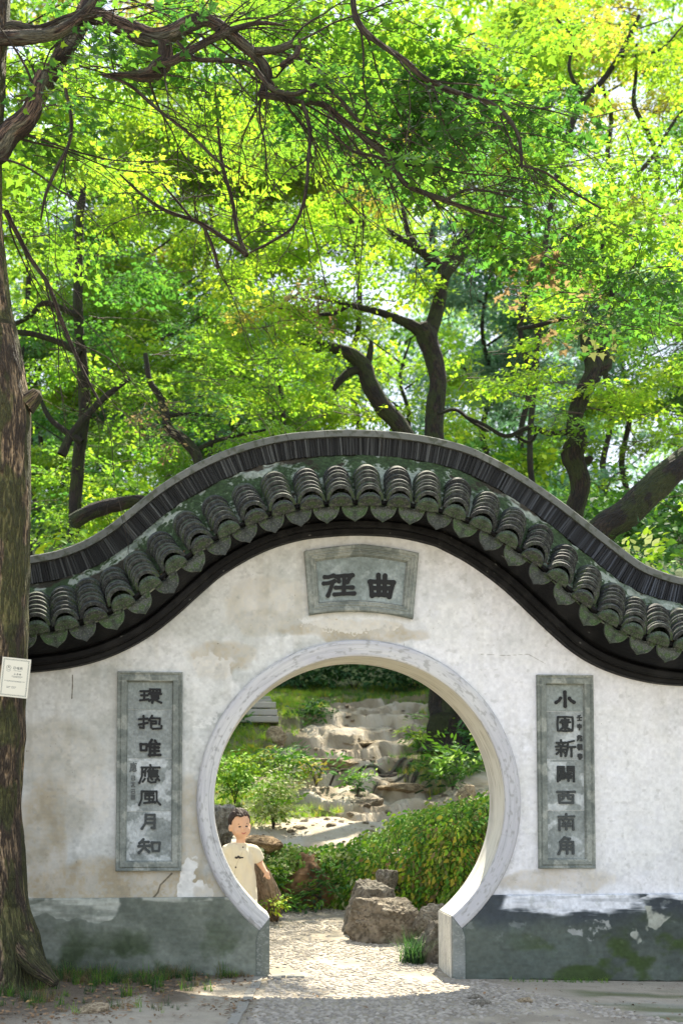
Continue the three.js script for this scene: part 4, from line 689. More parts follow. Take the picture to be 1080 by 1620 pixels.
// ---------------------------------------------------------------- the old tree in front of the wall, at the left
{
  const z = 0.62, t = tree('maple_tree', [-12, 1545], z, 'large old tree with furrowed bark in front of the wall at the left edge', null);
  limb(t, 'trunk', [[-2, 1575, 62], [2, 1500, 54], [-3, 1420, 44], [-10, 1300, 42], [-8, 1150, 45], [-3, 1000, 46], [2, 880, 46], [4, 760, 46], [4, 650, 46], [-8, 560, 42], [-24, 450, 37], [-30, 350, 35], [-30, 220, 33], [-24, 100, 34], [-18, -20, 35], [-20, -160, 34]], z, M.barkFront, { seg: 40, step: 0.03, lump: 0.11, seed: 4, flare: 0.35 });
  limb(t, 'root', [[30, 1490, 26], [58, 1528, 17, 0.12], [88, 1556, 8, 0.18]], z + 0.06, M.barkFront, { seg: 14, seed: 8 });
  limb(t, 'burl', [[40, 640, 18], [52, 630, 14], [60, 622, 10]], z + 0.05, M.barkFront, { seg: 14, lump: 0.4, seed: 5, step: 0.02 });
  const grown = [], B = (l, dz = 0, seg = 12) => (grown.push([l, dz]), limb(t, 'branch', l.map(([x, y, r, d]) => [x, y, r > 9 ? r * 0.88 : r * 0.72, d]), z + dz, M.barkLimb, { seg: seg + 4, lump: 0.3, knots: 1, seed: l[0][0] * 0.13 + l[0][1], step: 0.035 }));
  B([[-20, 70, 16], [20, 45, 11], [60, 50, 10], [110, 32, 11], [150, 26, 14], [190, 42, 15], [240, 60, 15], [272, 55, 15], [300, 38, 13], [325, 30, 11], [355, 46, 10], [388, 74, 10], [408, 92, 10], [424, 118, 10], [418, 140, 9], [412, 152, 8]], 0, 16);
  B([[-10, 60, 13], [60, 58, 12], [95, 50, 10], [140, 14, 8], [160, -20, 7]], 0.1, 14);
  B([[262, 70, 13], [262, 92, 14], [246, 112, 13], [228, 121, 10], [200, 119, 6], [163, 119, 4]], 0.02, 12);
  B([[248, 104, 9], [275, 96, 9], [305, 78, 9], [340, 60, 8], [375, 44, 6], [408, 36, 5], [450, 40, 2]], 0.06);
  B([[404, 82, 9], [436, 79, 8], [460, 70, 9], [474, 64, 7]], 0.05); B([[472, 72, 8], [468, 88, 8], [455, 98, 9], [444, 104, 6]], 0.05);
  B([[280, 66, 4], [308, 92, 5], [350, 95, 4.5], [396, 103, 4.5], [430, 140, 5], [468, 149, 5], [508, 133, 4.5], [540, 160, 4], [575, 200, 3.5], [600, 212, 2]], 0.12, 8);
  B([[412, 150, 7], [460, 158, 7], [508, 165, 7], [536, 186, 7], [580, 222, 6.5], [618, 254, 6.5], [640, 290, 6], [690, 312, 5.5], [740, 330, 4.5], [800, 345, 3]], 0.02);
  B([[556, -30, 7], [562, 25, 7], [576, 50, 7], [604, 72, 6], [640, 96, 6], [672, 124, 5.5], [720, 146, 5.5], [776, 164, 5], [804, 188, 4.5], [820, 218, 4], [825, 266, 3]], 0.3);
  B([[478, 160, 4.5], [490, 205, 4.5], [487, 260, 4], [480, 320, 4], [462, 360, 3.5], [430, 382, 3], [395, 400, 2.2]], 0.1, 7);
  B([[163, 119, 3.5], [200, 132, 3.5], [252, 175, 3.5], [300, 212, 3.5], [345, 255, 3.2], [365, 268, 2.5]], 0.05, 7);
  B([[390, 405, 5.5], [376, 368, 4.5], [368, 320, 4], [352, 262, 3.5], [345, 200, 2.5], [340, 130, 1.5]], -0.5, 7);
  B([[392, 404, 5], [356, 378, 5], [310, 350, 4.5], [262, 333, 4], [225, 308, 3], [190, 276, 2]], -0.5, 7); B([[320, 354, 4], [338, 395, 4], [345, 424, 3.5]], -0.5, 7); B([[305, 348, 3], [280, 318, 2.5], [256, 290, 1.5]], -0.5, 6); B([[368, 312, 2.5], [352, 280, 2], [325, 250, 1.5]], -0.5, 6);
  B([[640, 288, 4], [600, 250, 3.5], [560, 240, 3], [520, 205, 2.5]], 0.2, 7); B([[825, 262, 3], [860, 272, 3], [900, 300, 2.5], [950, 330, 2]], 0.3, 6); B([[700, 318, 3], [740, 300, 2.5], [800, 310, 2], [850, 330, 1.5]], 0.1, 6);
  B([[-34, 256, 22], [-4, 240, 22], [16, 212, 20], [36, 196, 19], [52, 174, 16], [60, 140, 12], [70, 118, 12]], 0.1, 14); B([[62, 160, 12], [84, 112, 14], [108, 70, 15], [138, 20, 16], [160, -30, 16]], -0.4, 14);
  B([[104, 140, 4], [113, 190, 4], [110, 225, 4], [92, 262, 3.8], [72, 310, 3], [65, 348, 2]], 0.2, 7);
  B([[10, 335, 7], [28, 370, 6], [48, 408, 5], [75, 448, 5], [100, 512, 4.5], [128, 580, 4], [160, 640, 3]], -0.4, 8);
  const pads = [[30, 130, 0.3, 80, 60, 1.4, 'fresh'], [140, 150, -0.2, 110, 55, 1.3, 'fresh'], [60, 330, -0.6, 70, 80, 1.1, 'fresh'], [150, 40, -0.5, 140, 50, 1.2, 'fresh'], [300, 15, -0.6, 130, 40, 1.3, 'fresh'], [110, 240, 0.1, 70, 40, 0.9, 'fresh'],
    [440, 15, -0.2, 110, 60, 1.5, 'fresh'], [530, 70, 0.1, 90, 70, 1.6, 'fresh'], [470, 110, -0.5, 100, 45, 1.0, 'fresh'], [640, 40, 0.3, 110, 70, 1.8, 'fresh'], [600, 160, 0.1, 110, 60, 1.6, 'mid'], [700, 120, 0.4, 100, 70, 1.9, 'mid'], [780, 80, 0.3, 90, 60, 1.6, 'fresh'],
    [720, 210, 0.3, 110, 55, 1.9, 'mid'], [620, 235, 0, 90, 45, 1.5, 'mid'], [800, 220, 0.4, 90, 60, 1.9, 'mid'], [760, 300, 0.2, 110, 50, 1.8, 'mid'], [690, 300, 0.1, 90, 40, 1.2, 'mid'], [860, 300, 0.4, 90, 55, 1.9, 'fresh'], [880, 390, 0.3, 100, 60, 1.8, 'mid'], [950, 360, 0.3, 90, 60, 1.6, 'fresh'],
    [840, 150, 0.3, 60, 45, 1.4, 'fresh'], [960, 460, 0.2, 90, 55, 1.7, 'mid'], [1010, 400, 0.2, 80, 60, 1.4, 'fresh'], [1030, 500, 0, 70, 50, 1.3, 'mid'], [540, 210, -0.3, 70, 40, 1.2, 'mid'], [820, 380, 0.1, 80, 30, 1.1, 'mid'], [200, 250, -0.8, 110, 60, 0.7, 'fresh'], [850, 450, 0, 60, 30, 0.8, 'dry'], [930, 500, 0, 60, 25, 0.6, 'dry'], [40, 30, 0, 60, 40, 1.0, 'fresh'],
    [420, 210, -0.5, 90, 40, 0.7, 'fresh'], [330, 320, -0.9, 80, 50, 0.5, 'lime'], [630, 311, -4.4, 90, 55, 1.5, 'fresh'], [150, 262, -2.2, 85, 34, 1.3, 'fresh'], [290, 250, -2.2, 85, 34, 1.3, 'lime'], [430, 240, -2.2, 85, 34, 1.4, 'fresh'], [560, 245, -2.2, 85, 34, 1.6, 'fresh'], [690, 250, -2.2, 85, 34, 1.6, 'mid'], [820, 255, -2.2, 85, 34, 1.6, 'fresh'], [950, 265, -2.2, 85, 34, 1.5, 'fresh'], [1080, 275, -2.2, 85, 34, 1.5, 'fresh'], [1200, 280, -2.2, 85, 34, 1.5, 'fresh'], [90, 60, 0.4, 90, 40, 0.5, 'mid'], [250, 110, 0.4, 120, 50, 0.45, 'mid'], [400, 70, 0.4, 110, 60, 0.6, 'mid'], [520, 150, 0.8, 100, 60, 0.5, 'mid'], [640, 220, 0.8, 110, 60, 0.6, 'mid'], [60, 200, 0.4, 60, 60, 0.6, 'mid'], [740, 180, 0.9, 90, 60, 0.5, 'mid'], [110, 90, 0.75, 60, 60, 0.9, 'mid'], [70, 150, 0.8, 50, 50, 0.7, 'mid'], [200, 30, 0.8, 100, 30, 0.6, 'mid'], [300, 60, 0, 120, 60, 0.9, 'fresh'], [180, 110, 0, 120, 60, 0.8, 'fresh']];
  foliage(t, pads, { kind: 'maple', seed: 3 }); twigs(t, pads, 31, 6, 0.0045);
  { // fine twigs forking off every limb, arching outwards and hanging over
    const R = rng(205), geos = [];
    const twig = (p, d, L, r, level) => { const P = [], dd = d.clone(); let q = p.clone(); for (let j = 0; j < 8; j++) { P.push({ v: q.clone(), r: r * (1 - j * 0.105) }); dd.add(V((R() - 0.5) * 0.5 + 0.04, (R() - 0.5) * 0.4 - 0.07, (R() - 0.5) * 0.45)).normalize(); q = q.clone().addScaledVector(dd, L / 7); if (level && j > 1 && R() < 0.5) twig(q, dd.clone().add(V((R() - 0.5) * 1.6, (R() - 0.5) * 1.3, (R() - 0.5) * 1.2)).normalize(), L * (0.3 + 0.3 * R()), r * 0.55, level - 1); } geos.push(limbGeo(P, { seg: 4, lump: 0, step: 0.09 })); };
    for (const [l, dz] of grown) { const pts = l.map(([x, y, r, d = 0]) => [at(x, y, z + dz + d), r]); for (let k = 1; k < pts.length; k++) { const [p, r] = pts[k], d = p.clone().sub(pts[k - 1][0]), n = Math.ceil(d.length() / (r > 9 ? 0.3 : 0.14)); for (let m = 0; m < n; m++) if (R() < 0.8) twig(p.clone().addScaledVector(d, -R()), d.clone().normalize().multiplyScalar(0.8).add(V((R() - 0.4) * 1.4, (R() - 0.5) * 1.5, (R() - 0.5) * 1.2)).normalize(), 0.45 + 0.75 * R(), Math.min(0.009, r * pxm(z) * 0.3), 2); } }
    tag(part('twig', local(mergeGeometries(geos), t), M.barkLimb, t), null, null, null, 'stuff');
  }
  // the leaves that hang nearest, one by one
  const R = rng(99), geo = LEAF5, col = ['fresh', 'mid'].flatMap((k) => TONES[k]).map((c, i) => mat('leaf_' + i, c, 1, { transmission: 0.55, thickness: 0, specularIntensity: 0.35 }));
  for (let i = 0; i < 260; i++) {
    const p = pads[Math.floor(R() * pads.length)], a = R() * 6.28, r = Math.sqrt(R()), q = at(p[0] + Math.cos(a) * r * p[3], p[1] + Math.sin(a) * r * p[4], p[2] + 0.35 + R() * 0.3);
    const m = part('leaf', geo, col[Math.floor(R() * col.length)], t); m.position.copy(q).sub(t.position); m.rotation.set((R() - 0.5) * 1.2, R() * 6.28, (R() - 0.5) * 1.2); m.scale.setScalar(0.042 + R() * 0.014);
  }
  // tag hung on the trunk
  const c = at(24, 1072, z + 0.40), g = thing('tree_tag', c, 'pale printed plate hung on the trunk of the old tree', 'sign'), w = 0.165, h = 0.235, cv = document.createElement('canvas'); cv.width = 256; cv.height = 364; const x = cv.getContext('2d');
  x.fillStyle = '#cfcdbd'; x.fillRect(0, 0, 256, 364); x.strokeStyle = '#59605c'; x.lineWidth = 4; x.strokeRect(14, 14, 228, 336); x.lineWidth = 2; x.strokeRect(21, 21, 214, 322); x.fillStyle = '#4c524e';
  x.beginPath(); x.arc(64, 92, 20, 0, 7); x.lineWidth = 3; x.stroke(); x.beginPath(); x.moveTo(64, 76); x.lineTo(76, 98); x.lineTo(64, 92); x.lineTo(52, 98); x.fill(); x.beginPath(); x.arc(64, 108, 20, 0.3, 2.84); x.stroke();
  const put = (key, cx, cy, s, lw) => { x.lineWidth = lw; x.lineCap = 'round'; for (const st of strokesOf(GLYPH[key])) { x.beginPath(); st.forEach(([a, b], i) => x[i ? 'lineTo' : 'moveTo'](cx + (a / 100 - 0.5) * s, cy + (b / 100 - 0.5) * s)); x.stroke(); } };
  x.strokeStyle = '#3c423f'; put('ri', 116, 92, 26, 3); put('wei', 146, 92, 28, 2.5); put('nan', 176, 92, 28, 2.5); x.fillRect(110, 116, 70, 3); put('xiao', 124, 150, 20, 2.5); put('yue', 148, 150, 20, 2.5); put('shen', 172, 150, 20, 2.5); x.fillRect(96, 168, 100, 4); x.fillRect(108, 178, 76, 3); x.fillRect(34, 214, 188, 3); x.fillRect(60, 221, 130, 2);
  x.fillRect(60, 268, 36, 4); x.fillRect(60, 280, 30, 3); x.fillRect(104, 268, 44, 4); x.fillRect(104, 280, 36, 3);
  const tx = new THREE.CanvasTexture(cv); tx.colorSpace = THREE.SRGBColorSpace;
  const pl = new THREE.PlaneGeometry(w, h, 8, 1); { const p = pl.attributes.position; for (let i = 0; i < p.count; i++) p.setZ(i, -0.9 * p.getX(i) ** 2); pl.computeVertexNormals(); }
  part('plate', pl, mat('printed_plate', [1, 1, 1], 0.5, { map: tx }), g);
  part('edge', (() => { const e = new THREE.BoxGeometry(w + 0.004, h + 0.004, 0.004, 8, 1, 1), p = e.attributes.position; for (let i = 0; i < p.count; i++) p.setZ(i, p.getZ(i) - 0.9 * p.getX(i) ** 2 - 0.003); e.computeVertexNormals(); return e; })(), mat('plate_back', [0.45, 0.44, 0.38], 0.6), g);
  g.rotation.set(0, 0.12, -0.085);
}
// ---------------------------------------------------------------- trees behind the wall
{
  const o = { seg: 12, lump: 0.2, step: 0.06 };
  { const z = -8.5, t = tree('maple_tree', [708, 1168], z, 'dark forked maple with a mossy foot, seen through the gate and above the wall');
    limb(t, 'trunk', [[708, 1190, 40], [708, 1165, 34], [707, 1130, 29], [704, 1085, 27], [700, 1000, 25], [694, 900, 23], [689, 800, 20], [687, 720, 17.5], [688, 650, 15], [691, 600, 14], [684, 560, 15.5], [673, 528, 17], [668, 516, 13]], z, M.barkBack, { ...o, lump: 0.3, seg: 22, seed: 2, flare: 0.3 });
    const B = (l, s = 10, dz = 0) => limb(t, 'branch', l, z + dz, M.barkBack, { ...o, seg: s, seed: l[0][0] });
    B([[676, 535, 13], [687, 505, 13], [696, 465, 12], [703, 428, 12], [720, 396, 10], [738, 362, 8], [746, 335, 6]]); B([[700, 440, 9], [722, 412, 8], [742, 385, 6.5], [756, 352, 5]], 9, 0.06); B([[698, 424, 7], [676, 404, 8.5], [650, 388, 7], [624, 372, 5], [612, 362, 3]], 9); B([[660, 392, 6], [646, 370, 5], [640, 345, 4], [636, 330, 3]], 8); B([[690, 424, 7], [682, 418, 4], [672, 422, 3]], 7);
    B([[674, 530, 13], [655, 517, 10], [636, 508, 8], [600, 494, 6], [552, 482, 4.5], [500, 470, 3]], 9); B([[552, 482, 4], [530, 495, 4], [505, 498, 3]], 7); B([[692, 655, 3], [720, 648, 3], [745, 666, 3], [772, 682, 2]], 6, 0.3);
    B([[694, 860, 18], [680, 770, 15], [655, 715, 14], [630, 672, 14], [600, 638, 14], [584, 605, 14], [576, 580, 14], [560, 564, 12], [534, 552, 9], [505, 543, 6.5], [470, 528, 4]], 12, 0.2); B([[574, 582, 7], [552, 590, 7], [538, 602, 6], [528, 616, 4]], 8, 0.2); B([[582, 572, 6], [586, 552, 5], [587, 540, 3]], 7, 0.2); B([[520, 546, 4], [500, 555, 4], [480, 545, 3], [450, 548, 2]], 7, 0.2);
    const pads = [[600, 420, -8, 90, 42, 1.6, 'lime'], [690, 350, -8, 110, 45, 1.3, 'fresh'], [560, 470, -7.6, 80, 35, 1.4, 'lime'], [790, 390, -8, 80, 45, 1.4, 'mid'], [640, 240, -8.4, 150, 70, 1.5, 'fresh'], [480, 350, -8.8, 90, 55, 1.4, 'lime'], [430, 430, -8.5, 90, 55, 1.6, 'lime'], [540, 180, -8.8, 120, 80, 1.5, 'fresh'], [760, 200, -8.8, 130, 80, 1.5, 'fresh'], [520, 400, -8.4, 80, 40, 1.4, 'lime'], [600, 330, -8.6, 90, 45, 1.3, 'lime'], [820, 460, -8.6, 60, 35, 1.4, 'lime'],
      [490, 515, -7.8, 90, 36, 1.6, 'lime'], [530, 575, -8.2, 60, 30, 1.1, 'lime'], [430, 600, -7.6, 80, 36, 1.9, 'lime'], [560, 630, -8.2, 70, 35, 1.5, 'lime'], [480, 640, -8, 80, 38, 1.9, 'fresh'], [390, 560, -8, 80, 36, 1.5, 'fresh'], [470, 480, -8, 70, 30, 1.0, 'dry'], [420, 500, -7.6, 60, 30, 0.9, 'gold'], [400, 640, -8, 70, 30, 1.6, 'fresh'], [740, 600, -9, 40, 40, 0.7, 'lime'], [620, 560, -9, 50, 50, 1.0, 'lime']];
    foliage(t, pads, { seed: 11, size: 1.3 }); twigs(t, pads, 41, 4, 0.008); }
  { const z = -4.4, t = tree('maple_tree', [905, 1250], z, 'dark crooked maple trunk with a knot, behind the right slope of the wall');
    limb(t, 'trunk', [...down(905, 830, 14, z), [908, 810, 15], [917, 775, 16], [912, 745, 17], [905, 722, 19], [912, 694, 17], [908, 668, 13], [920, 625, 13], [938, 586, 15], [932, 555, 13], [926, 530, 10], [932, 500, 7]], z, M.barkBack, { ...o, seg: 14, seed: 13 });
    const B = (l, s = 9) => limb(t, 'branch', l, z, M.barkBack, { ...o, seg: s, seed: l[0][1] });
    B([[938, 590, 11], [955, 580, 12], [960, 570, 9], [946, 548, 5]]); B([[905, 682, 6], [870, 686, 4.5], [838, 676, 4], [800, 690, 3.5], [765, 672, 3], [738, 660, 2]]); B([[928, 512, 5], [890, 505, 4], [850, 515, 4], [820, 520, 3]]); B([[918, 730, 8], [930, 728, 7], [934, 724, 5]]); B([[850, 680, 3], [838, 700, 3], [815, 690, 2]]);
    const pads = [[850, 555, -4.4, 90, 32, 1.4, 'lime'], [800, 590, -4.8, 70, 30, 1.0, 'lime'], [890, 600, -4.2, 80, 34, 1.2, 'lime'], [970, 640, -4.5, 80, 42, 1.7, 'lime'], [860, 655, -4, 70, 25, 1.1, 'fresh'], [1010, 600, -5, 70, 40, 1.2, 'lime'], [930, 470, -5, 90, 45, 1.2, 'fresh'], [1040, 530, -5, 70, 60, 1.2, 'fresh'], [980, 690, -4.2, 70, 30, 1.4, 'fresh'], [840, 620, -5, 80, 26, 0.9, 'fresh'], [890, 500, -4.6, 80, 30, 1.0, 'lime']];
    foliage(t, pads, { seed: 13 }); twigs(t, pads, 43, 4); }
  { const z = -3.4, t = tree('maple_tree', [900, 1280], z, 'thick mossy trunk leaning right out of the picture behind the right end of the wall');
    limb(t, 'trunk', [...down(915, 880, 25, z), [940, 850, 24], [985, 815, 24], [1035, 768, 24], [1085, 728, 23], [1150, 690, 21], [1230, 640, 18], [1300, 540, 15]], z, M.barkBack, { ...o, seg: 16, seed: 17 });
    const pads = [[1085, 430, -4, 80, 80, 1.2, 'fresh'], [1075, 590, -4.5, 55, 40, 1.5, 'lime'], [1010, 320, -6.5, 90, 60, 0.8, 'lime'], [1085, 680, -4.2, 55, 40, 1.6, 'lime'], [1040, 660, -3.8, 50, 25, 1.0, 'lime'], [1180, 560, -3.5, 90, 90, 1.5, 'fresh'], [1060, 780, -4.4, 50, 22, 0.9, 'lime'], [1000, 760, -4.2, 40, 16, 0.8, 'fresh']];
    foliage(t, pads, { seed: 14 }); twigs(t, pads, 44, 4); }
  { const z = -8, t = tree('broadleaf_tree', [125, 1150], z, 'straight dark trunk standing back among leaves behind the left end of the wall');
    limb(t, 'trunk', [...down(122, 800, 10, z), [122, 760, 10], [128, 700, 10], [134, 650, 9.5], [131, 580, 8.5], [124, 500, 8], [125, 420, 7], [128, 330, 7], [140, 240, 5]], z, M.barkBack, { ...o, seg: 12, seed: 19 });
    const B = (l, s = 8) => limb(t, 'branch', l, z + 0.3, M.barkBack, { ...o, seg: s, seed: l[0][1] });
    B([[98, 720, 8], [112, 690, 7], [140, 655, 6], [170, 625, 5], [205, 600, 3]]); B([[130, 700, 6], [100, 680, 5], [78, 660, 4], [60, 620, 3]]); B([[128, 560, 6], [90, 540, 5], [50, 528, 5], [20, 525, 4]]); B([[125, 500, 5], [70, 480, 5], [48, 500, 4], [20, 515, 3]]);
    const pads = [[180, 560, -8, 110, 65, 1.0, 'fresh'], [80, 600, -8.4, 70, 60, 0.9, 'fresh'], [250, 640, -8, 100, 55, 1.0, 'fresh'], [170, 700, -8.8, 90, 50, 1.0, 'fresh'], [80, 790, -8.2, 60, 50, 1.4, 'fresh'], [310, 560, -8, 80, 50, 1.0, 'fresh'], [210, 790, -8.4, 90, 35, 1.0, 'lime'], [60, 470, -8, 60, 70, 1.0, 'fresh'], [270, 480, -9, 100, 45, 1.0, 'mid'], [160, 430, -8.6, 100, 55, 1.1, 'mid'], [100, 850, -7.4, 70, 30, 1.3, 'lime'], [200, 500, -7.6, 70, 40, 0.7, 'mid']];
    foliage(t, pads, { seed: 15, kind: 'small', size: 1.35 }); twigs(t, pads, 45, 3, 0.008); }
  { const z = -6, t = tree('maple_tree', [315, 1180], z, 'slender maple with dry leaf bunches behind the left shoulder of the wall');
    limb(t, 'trunk', [...down(325, 780, 10, z), [318, 745, 10], [308, 715, 9], [290, 695, 8.5], [268, 680, 8], [262, 655, 7], [252, 625, 6], [238, 605, 5], [230, 560, 4]], z, M.barkBack, { ...o, seg: 10, seed: 23 });
    const B = (l, s = 8) => limb(t, 'branch', l, z, M.barkBack, { ...o, seg: s, seed: l[0][1] });
    B([[262, 658, 4], [300, 655, 3], [340, 658, 2.5]]); B([[310, 712, 4], [340, 698, 3.5], [372, 690, 2.5], [420, 680, 2]]); B([[115, 826, 12], [150, 808, 12], [185, 798, 11], [222, 792, 9], [250, 800, 6]], 10);
    const pads = [[330, 640, -6, 80, 35, 1.0, 'mid'], [390, 690, -6, 80, 24, 1.2, 'fresh'], [290, 600, -6, 80, 35, 1.0, 'fresh'], [250, 330, -7, 120, 60, 1.0, 'lime'], [150, 310, -7, 100, 70, 1.1, 'lime'], [350, 250, -7, 110, 70, 1.0, 'lime'], [100, 400, -7, 80, 55, 1.0, 'fresh'], [270, 170, -8, 150, 70, 1.0, 'lime'], [235, 670, -5.6, 22, 50, 1.0, 'dry'], [270, 720, -5.6, 14, 25, 1.0, 'dry'], [330, 430, -6.5, 100, 50, 1.0, 'lime'], [420, 700, -5, 60, 16, 1.2, 'lime'], [130, 180, -7.5, 120, 60, 1.0, 'lime'], [400, 130, -7.5, 110, 60, 1.0, 'lime'], [300, 690, -6.4, 60, 30, 1.0, 'mid']];
    foliage(t, pads, { seed: 16, size: 1.1 }); twigs(t, pads, 46, 3, 0.006); }
  { const z = -9.5, t = tree('broadleaf_tree', [880, 1120], z, 'airy backlit tree at the upper right with white sky between its branches');
    limb(t, 'trunk', [...down(845, 640, 5, z), [845, 600, 5], [852, 500, 5], [860, 400, 5], [880, 280, 5], [918, 165, 6], [950, 130, 5], [975, 95, 4.5], [1010, 25, 3]], z, M.barkBack, { ...o, seg: 9, seed: 29 });
    const B = (l, s = 7) => limb(t, 'branch', l, z, M.barkBack, { ...o, seg: s, seed: l[0][1] });
    B([[1040, 300, 4], [1036, 240, 4], [1022, 205, 4], [1002, 165, 4], [1005, 120, 3], [1006, 70, 2]]); B([[860, 400, 4], [950, 330, 4], [1030, 250, 3.5], [1060, 200, 3], [1090, 160, 2]]); B([[925, 160, 3], [900, 110, 3], [905, 60, 2], [880, 30, 2]]); B([[980, 90, 3], [1040, 80, 2], [1080, 40, 1.5]]);
    const pads = [[880, 40, -9, 80, 40, 0.8, 'lime'], [1010, 60, -9, 90, 50, 0.9, 'lime'], [1050, 160, -9, 60, 60, 0.9, 'lime'], [1000, 250, -9.5, 90, 45, 0.9, 'lime'], [900, 240, -9.5, 60, 40, 0.8, 'lime'], [1070, 320, -9, 50, 60, 1.0, 'gold'], [870, 130, -10, 40, 50, 0.6, 'lime'], [960, 20, -10, 60, 30, 0.9, 'gold'], [950, 330, -10, 70, 40, 1.0, 'lime'], [980, 200, -10, 40, 30, 0.6, 'lime']];
    foliage(t, pads, { seed: 17, size: 1.5 }); twigs(t, pads, 47, 4, 0.006); }
}
// farther trees, each with its trunk: [px of trunk, z, half width of trunk, crown middle, half width, half height, layers, tones, label]
{
  const far = [
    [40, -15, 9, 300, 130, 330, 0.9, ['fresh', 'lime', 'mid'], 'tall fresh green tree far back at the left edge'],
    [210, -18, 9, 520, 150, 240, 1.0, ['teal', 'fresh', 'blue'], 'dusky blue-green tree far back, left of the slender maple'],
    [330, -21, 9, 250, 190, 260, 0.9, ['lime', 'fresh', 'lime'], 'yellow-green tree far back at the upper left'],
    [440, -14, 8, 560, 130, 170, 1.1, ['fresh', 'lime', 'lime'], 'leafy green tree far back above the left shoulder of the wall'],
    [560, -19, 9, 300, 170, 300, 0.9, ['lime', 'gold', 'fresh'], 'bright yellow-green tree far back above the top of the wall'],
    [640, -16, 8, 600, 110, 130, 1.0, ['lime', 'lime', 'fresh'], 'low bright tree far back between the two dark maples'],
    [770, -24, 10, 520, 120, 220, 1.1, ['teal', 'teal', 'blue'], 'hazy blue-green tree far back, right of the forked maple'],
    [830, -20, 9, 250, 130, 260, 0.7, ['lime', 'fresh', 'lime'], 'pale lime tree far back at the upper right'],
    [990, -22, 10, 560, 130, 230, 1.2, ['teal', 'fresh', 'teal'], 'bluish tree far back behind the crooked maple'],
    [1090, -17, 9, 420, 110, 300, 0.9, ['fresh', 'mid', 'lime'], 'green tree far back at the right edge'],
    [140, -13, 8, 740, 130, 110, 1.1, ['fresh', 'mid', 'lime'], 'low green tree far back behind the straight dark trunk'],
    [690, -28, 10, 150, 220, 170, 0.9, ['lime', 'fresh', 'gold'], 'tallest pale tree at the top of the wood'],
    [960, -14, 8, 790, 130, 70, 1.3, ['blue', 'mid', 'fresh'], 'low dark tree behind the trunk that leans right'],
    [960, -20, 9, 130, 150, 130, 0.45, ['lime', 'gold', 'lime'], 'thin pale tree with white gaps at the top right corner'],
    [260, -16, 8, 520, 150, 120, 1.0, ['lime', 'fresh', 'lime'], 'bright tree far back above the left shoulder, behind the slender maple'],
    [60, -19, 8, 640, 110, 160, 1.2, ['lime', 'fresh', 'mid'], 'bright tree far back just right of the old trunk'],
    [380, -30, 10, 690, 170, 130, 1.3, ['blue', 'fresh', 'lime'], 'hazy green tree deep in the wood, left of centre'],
  ];
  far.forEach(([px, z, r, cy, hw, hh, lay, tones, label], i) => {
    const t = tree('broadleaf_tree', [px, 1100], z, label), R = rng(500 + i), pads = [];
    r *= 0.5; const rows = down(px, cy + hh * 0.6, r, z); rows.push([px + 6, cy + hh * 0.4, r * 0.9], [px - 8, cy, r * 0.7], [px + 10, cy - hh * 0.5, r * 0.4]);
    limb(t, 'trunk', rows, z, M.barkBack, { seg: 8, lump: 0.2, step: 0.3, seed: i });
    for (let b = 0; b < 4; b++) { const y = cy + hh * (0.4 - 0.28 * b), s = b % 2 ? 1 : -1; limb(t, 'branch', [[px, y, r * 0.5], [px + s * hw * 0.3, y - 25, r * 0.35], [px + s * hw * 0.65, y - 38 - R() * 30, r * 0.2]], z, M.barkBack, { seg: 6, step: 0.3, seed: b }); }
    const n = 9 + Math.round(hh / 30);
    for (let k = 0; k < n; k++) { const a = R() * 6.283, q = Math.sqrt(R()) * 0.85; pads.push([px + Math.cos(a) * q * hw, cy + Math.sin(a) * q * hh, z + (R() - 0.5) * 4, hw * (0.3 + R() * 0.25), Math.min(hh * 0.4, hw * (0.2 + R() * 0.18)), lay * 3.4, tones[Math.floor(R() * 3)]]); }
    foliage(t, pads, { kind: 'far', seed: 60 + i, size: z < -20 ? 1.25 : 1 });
  });
  // the wood behind them, one mass
  const R = rng(4), pads = [];
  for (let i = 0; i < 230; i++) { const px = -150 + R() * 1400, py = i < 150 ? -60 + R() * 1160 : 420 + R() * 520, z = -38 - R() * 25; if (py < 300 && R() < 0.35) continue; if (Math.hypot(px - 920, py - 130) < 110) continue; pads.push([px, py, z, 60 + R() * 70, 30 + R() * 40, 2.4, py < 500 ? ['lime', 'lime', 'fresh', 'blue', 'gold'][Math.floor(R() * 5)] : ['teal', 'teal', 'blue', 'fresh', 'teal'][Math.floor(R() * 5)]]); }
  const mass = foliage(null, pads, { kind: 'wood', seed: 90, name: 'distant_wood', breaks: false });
  mass.forEach((m, i) => tag(m, ['soft blue-green leaves of the wood closing the view', 'darker leaves of the wood closing the view'][i], 'wood'));
}

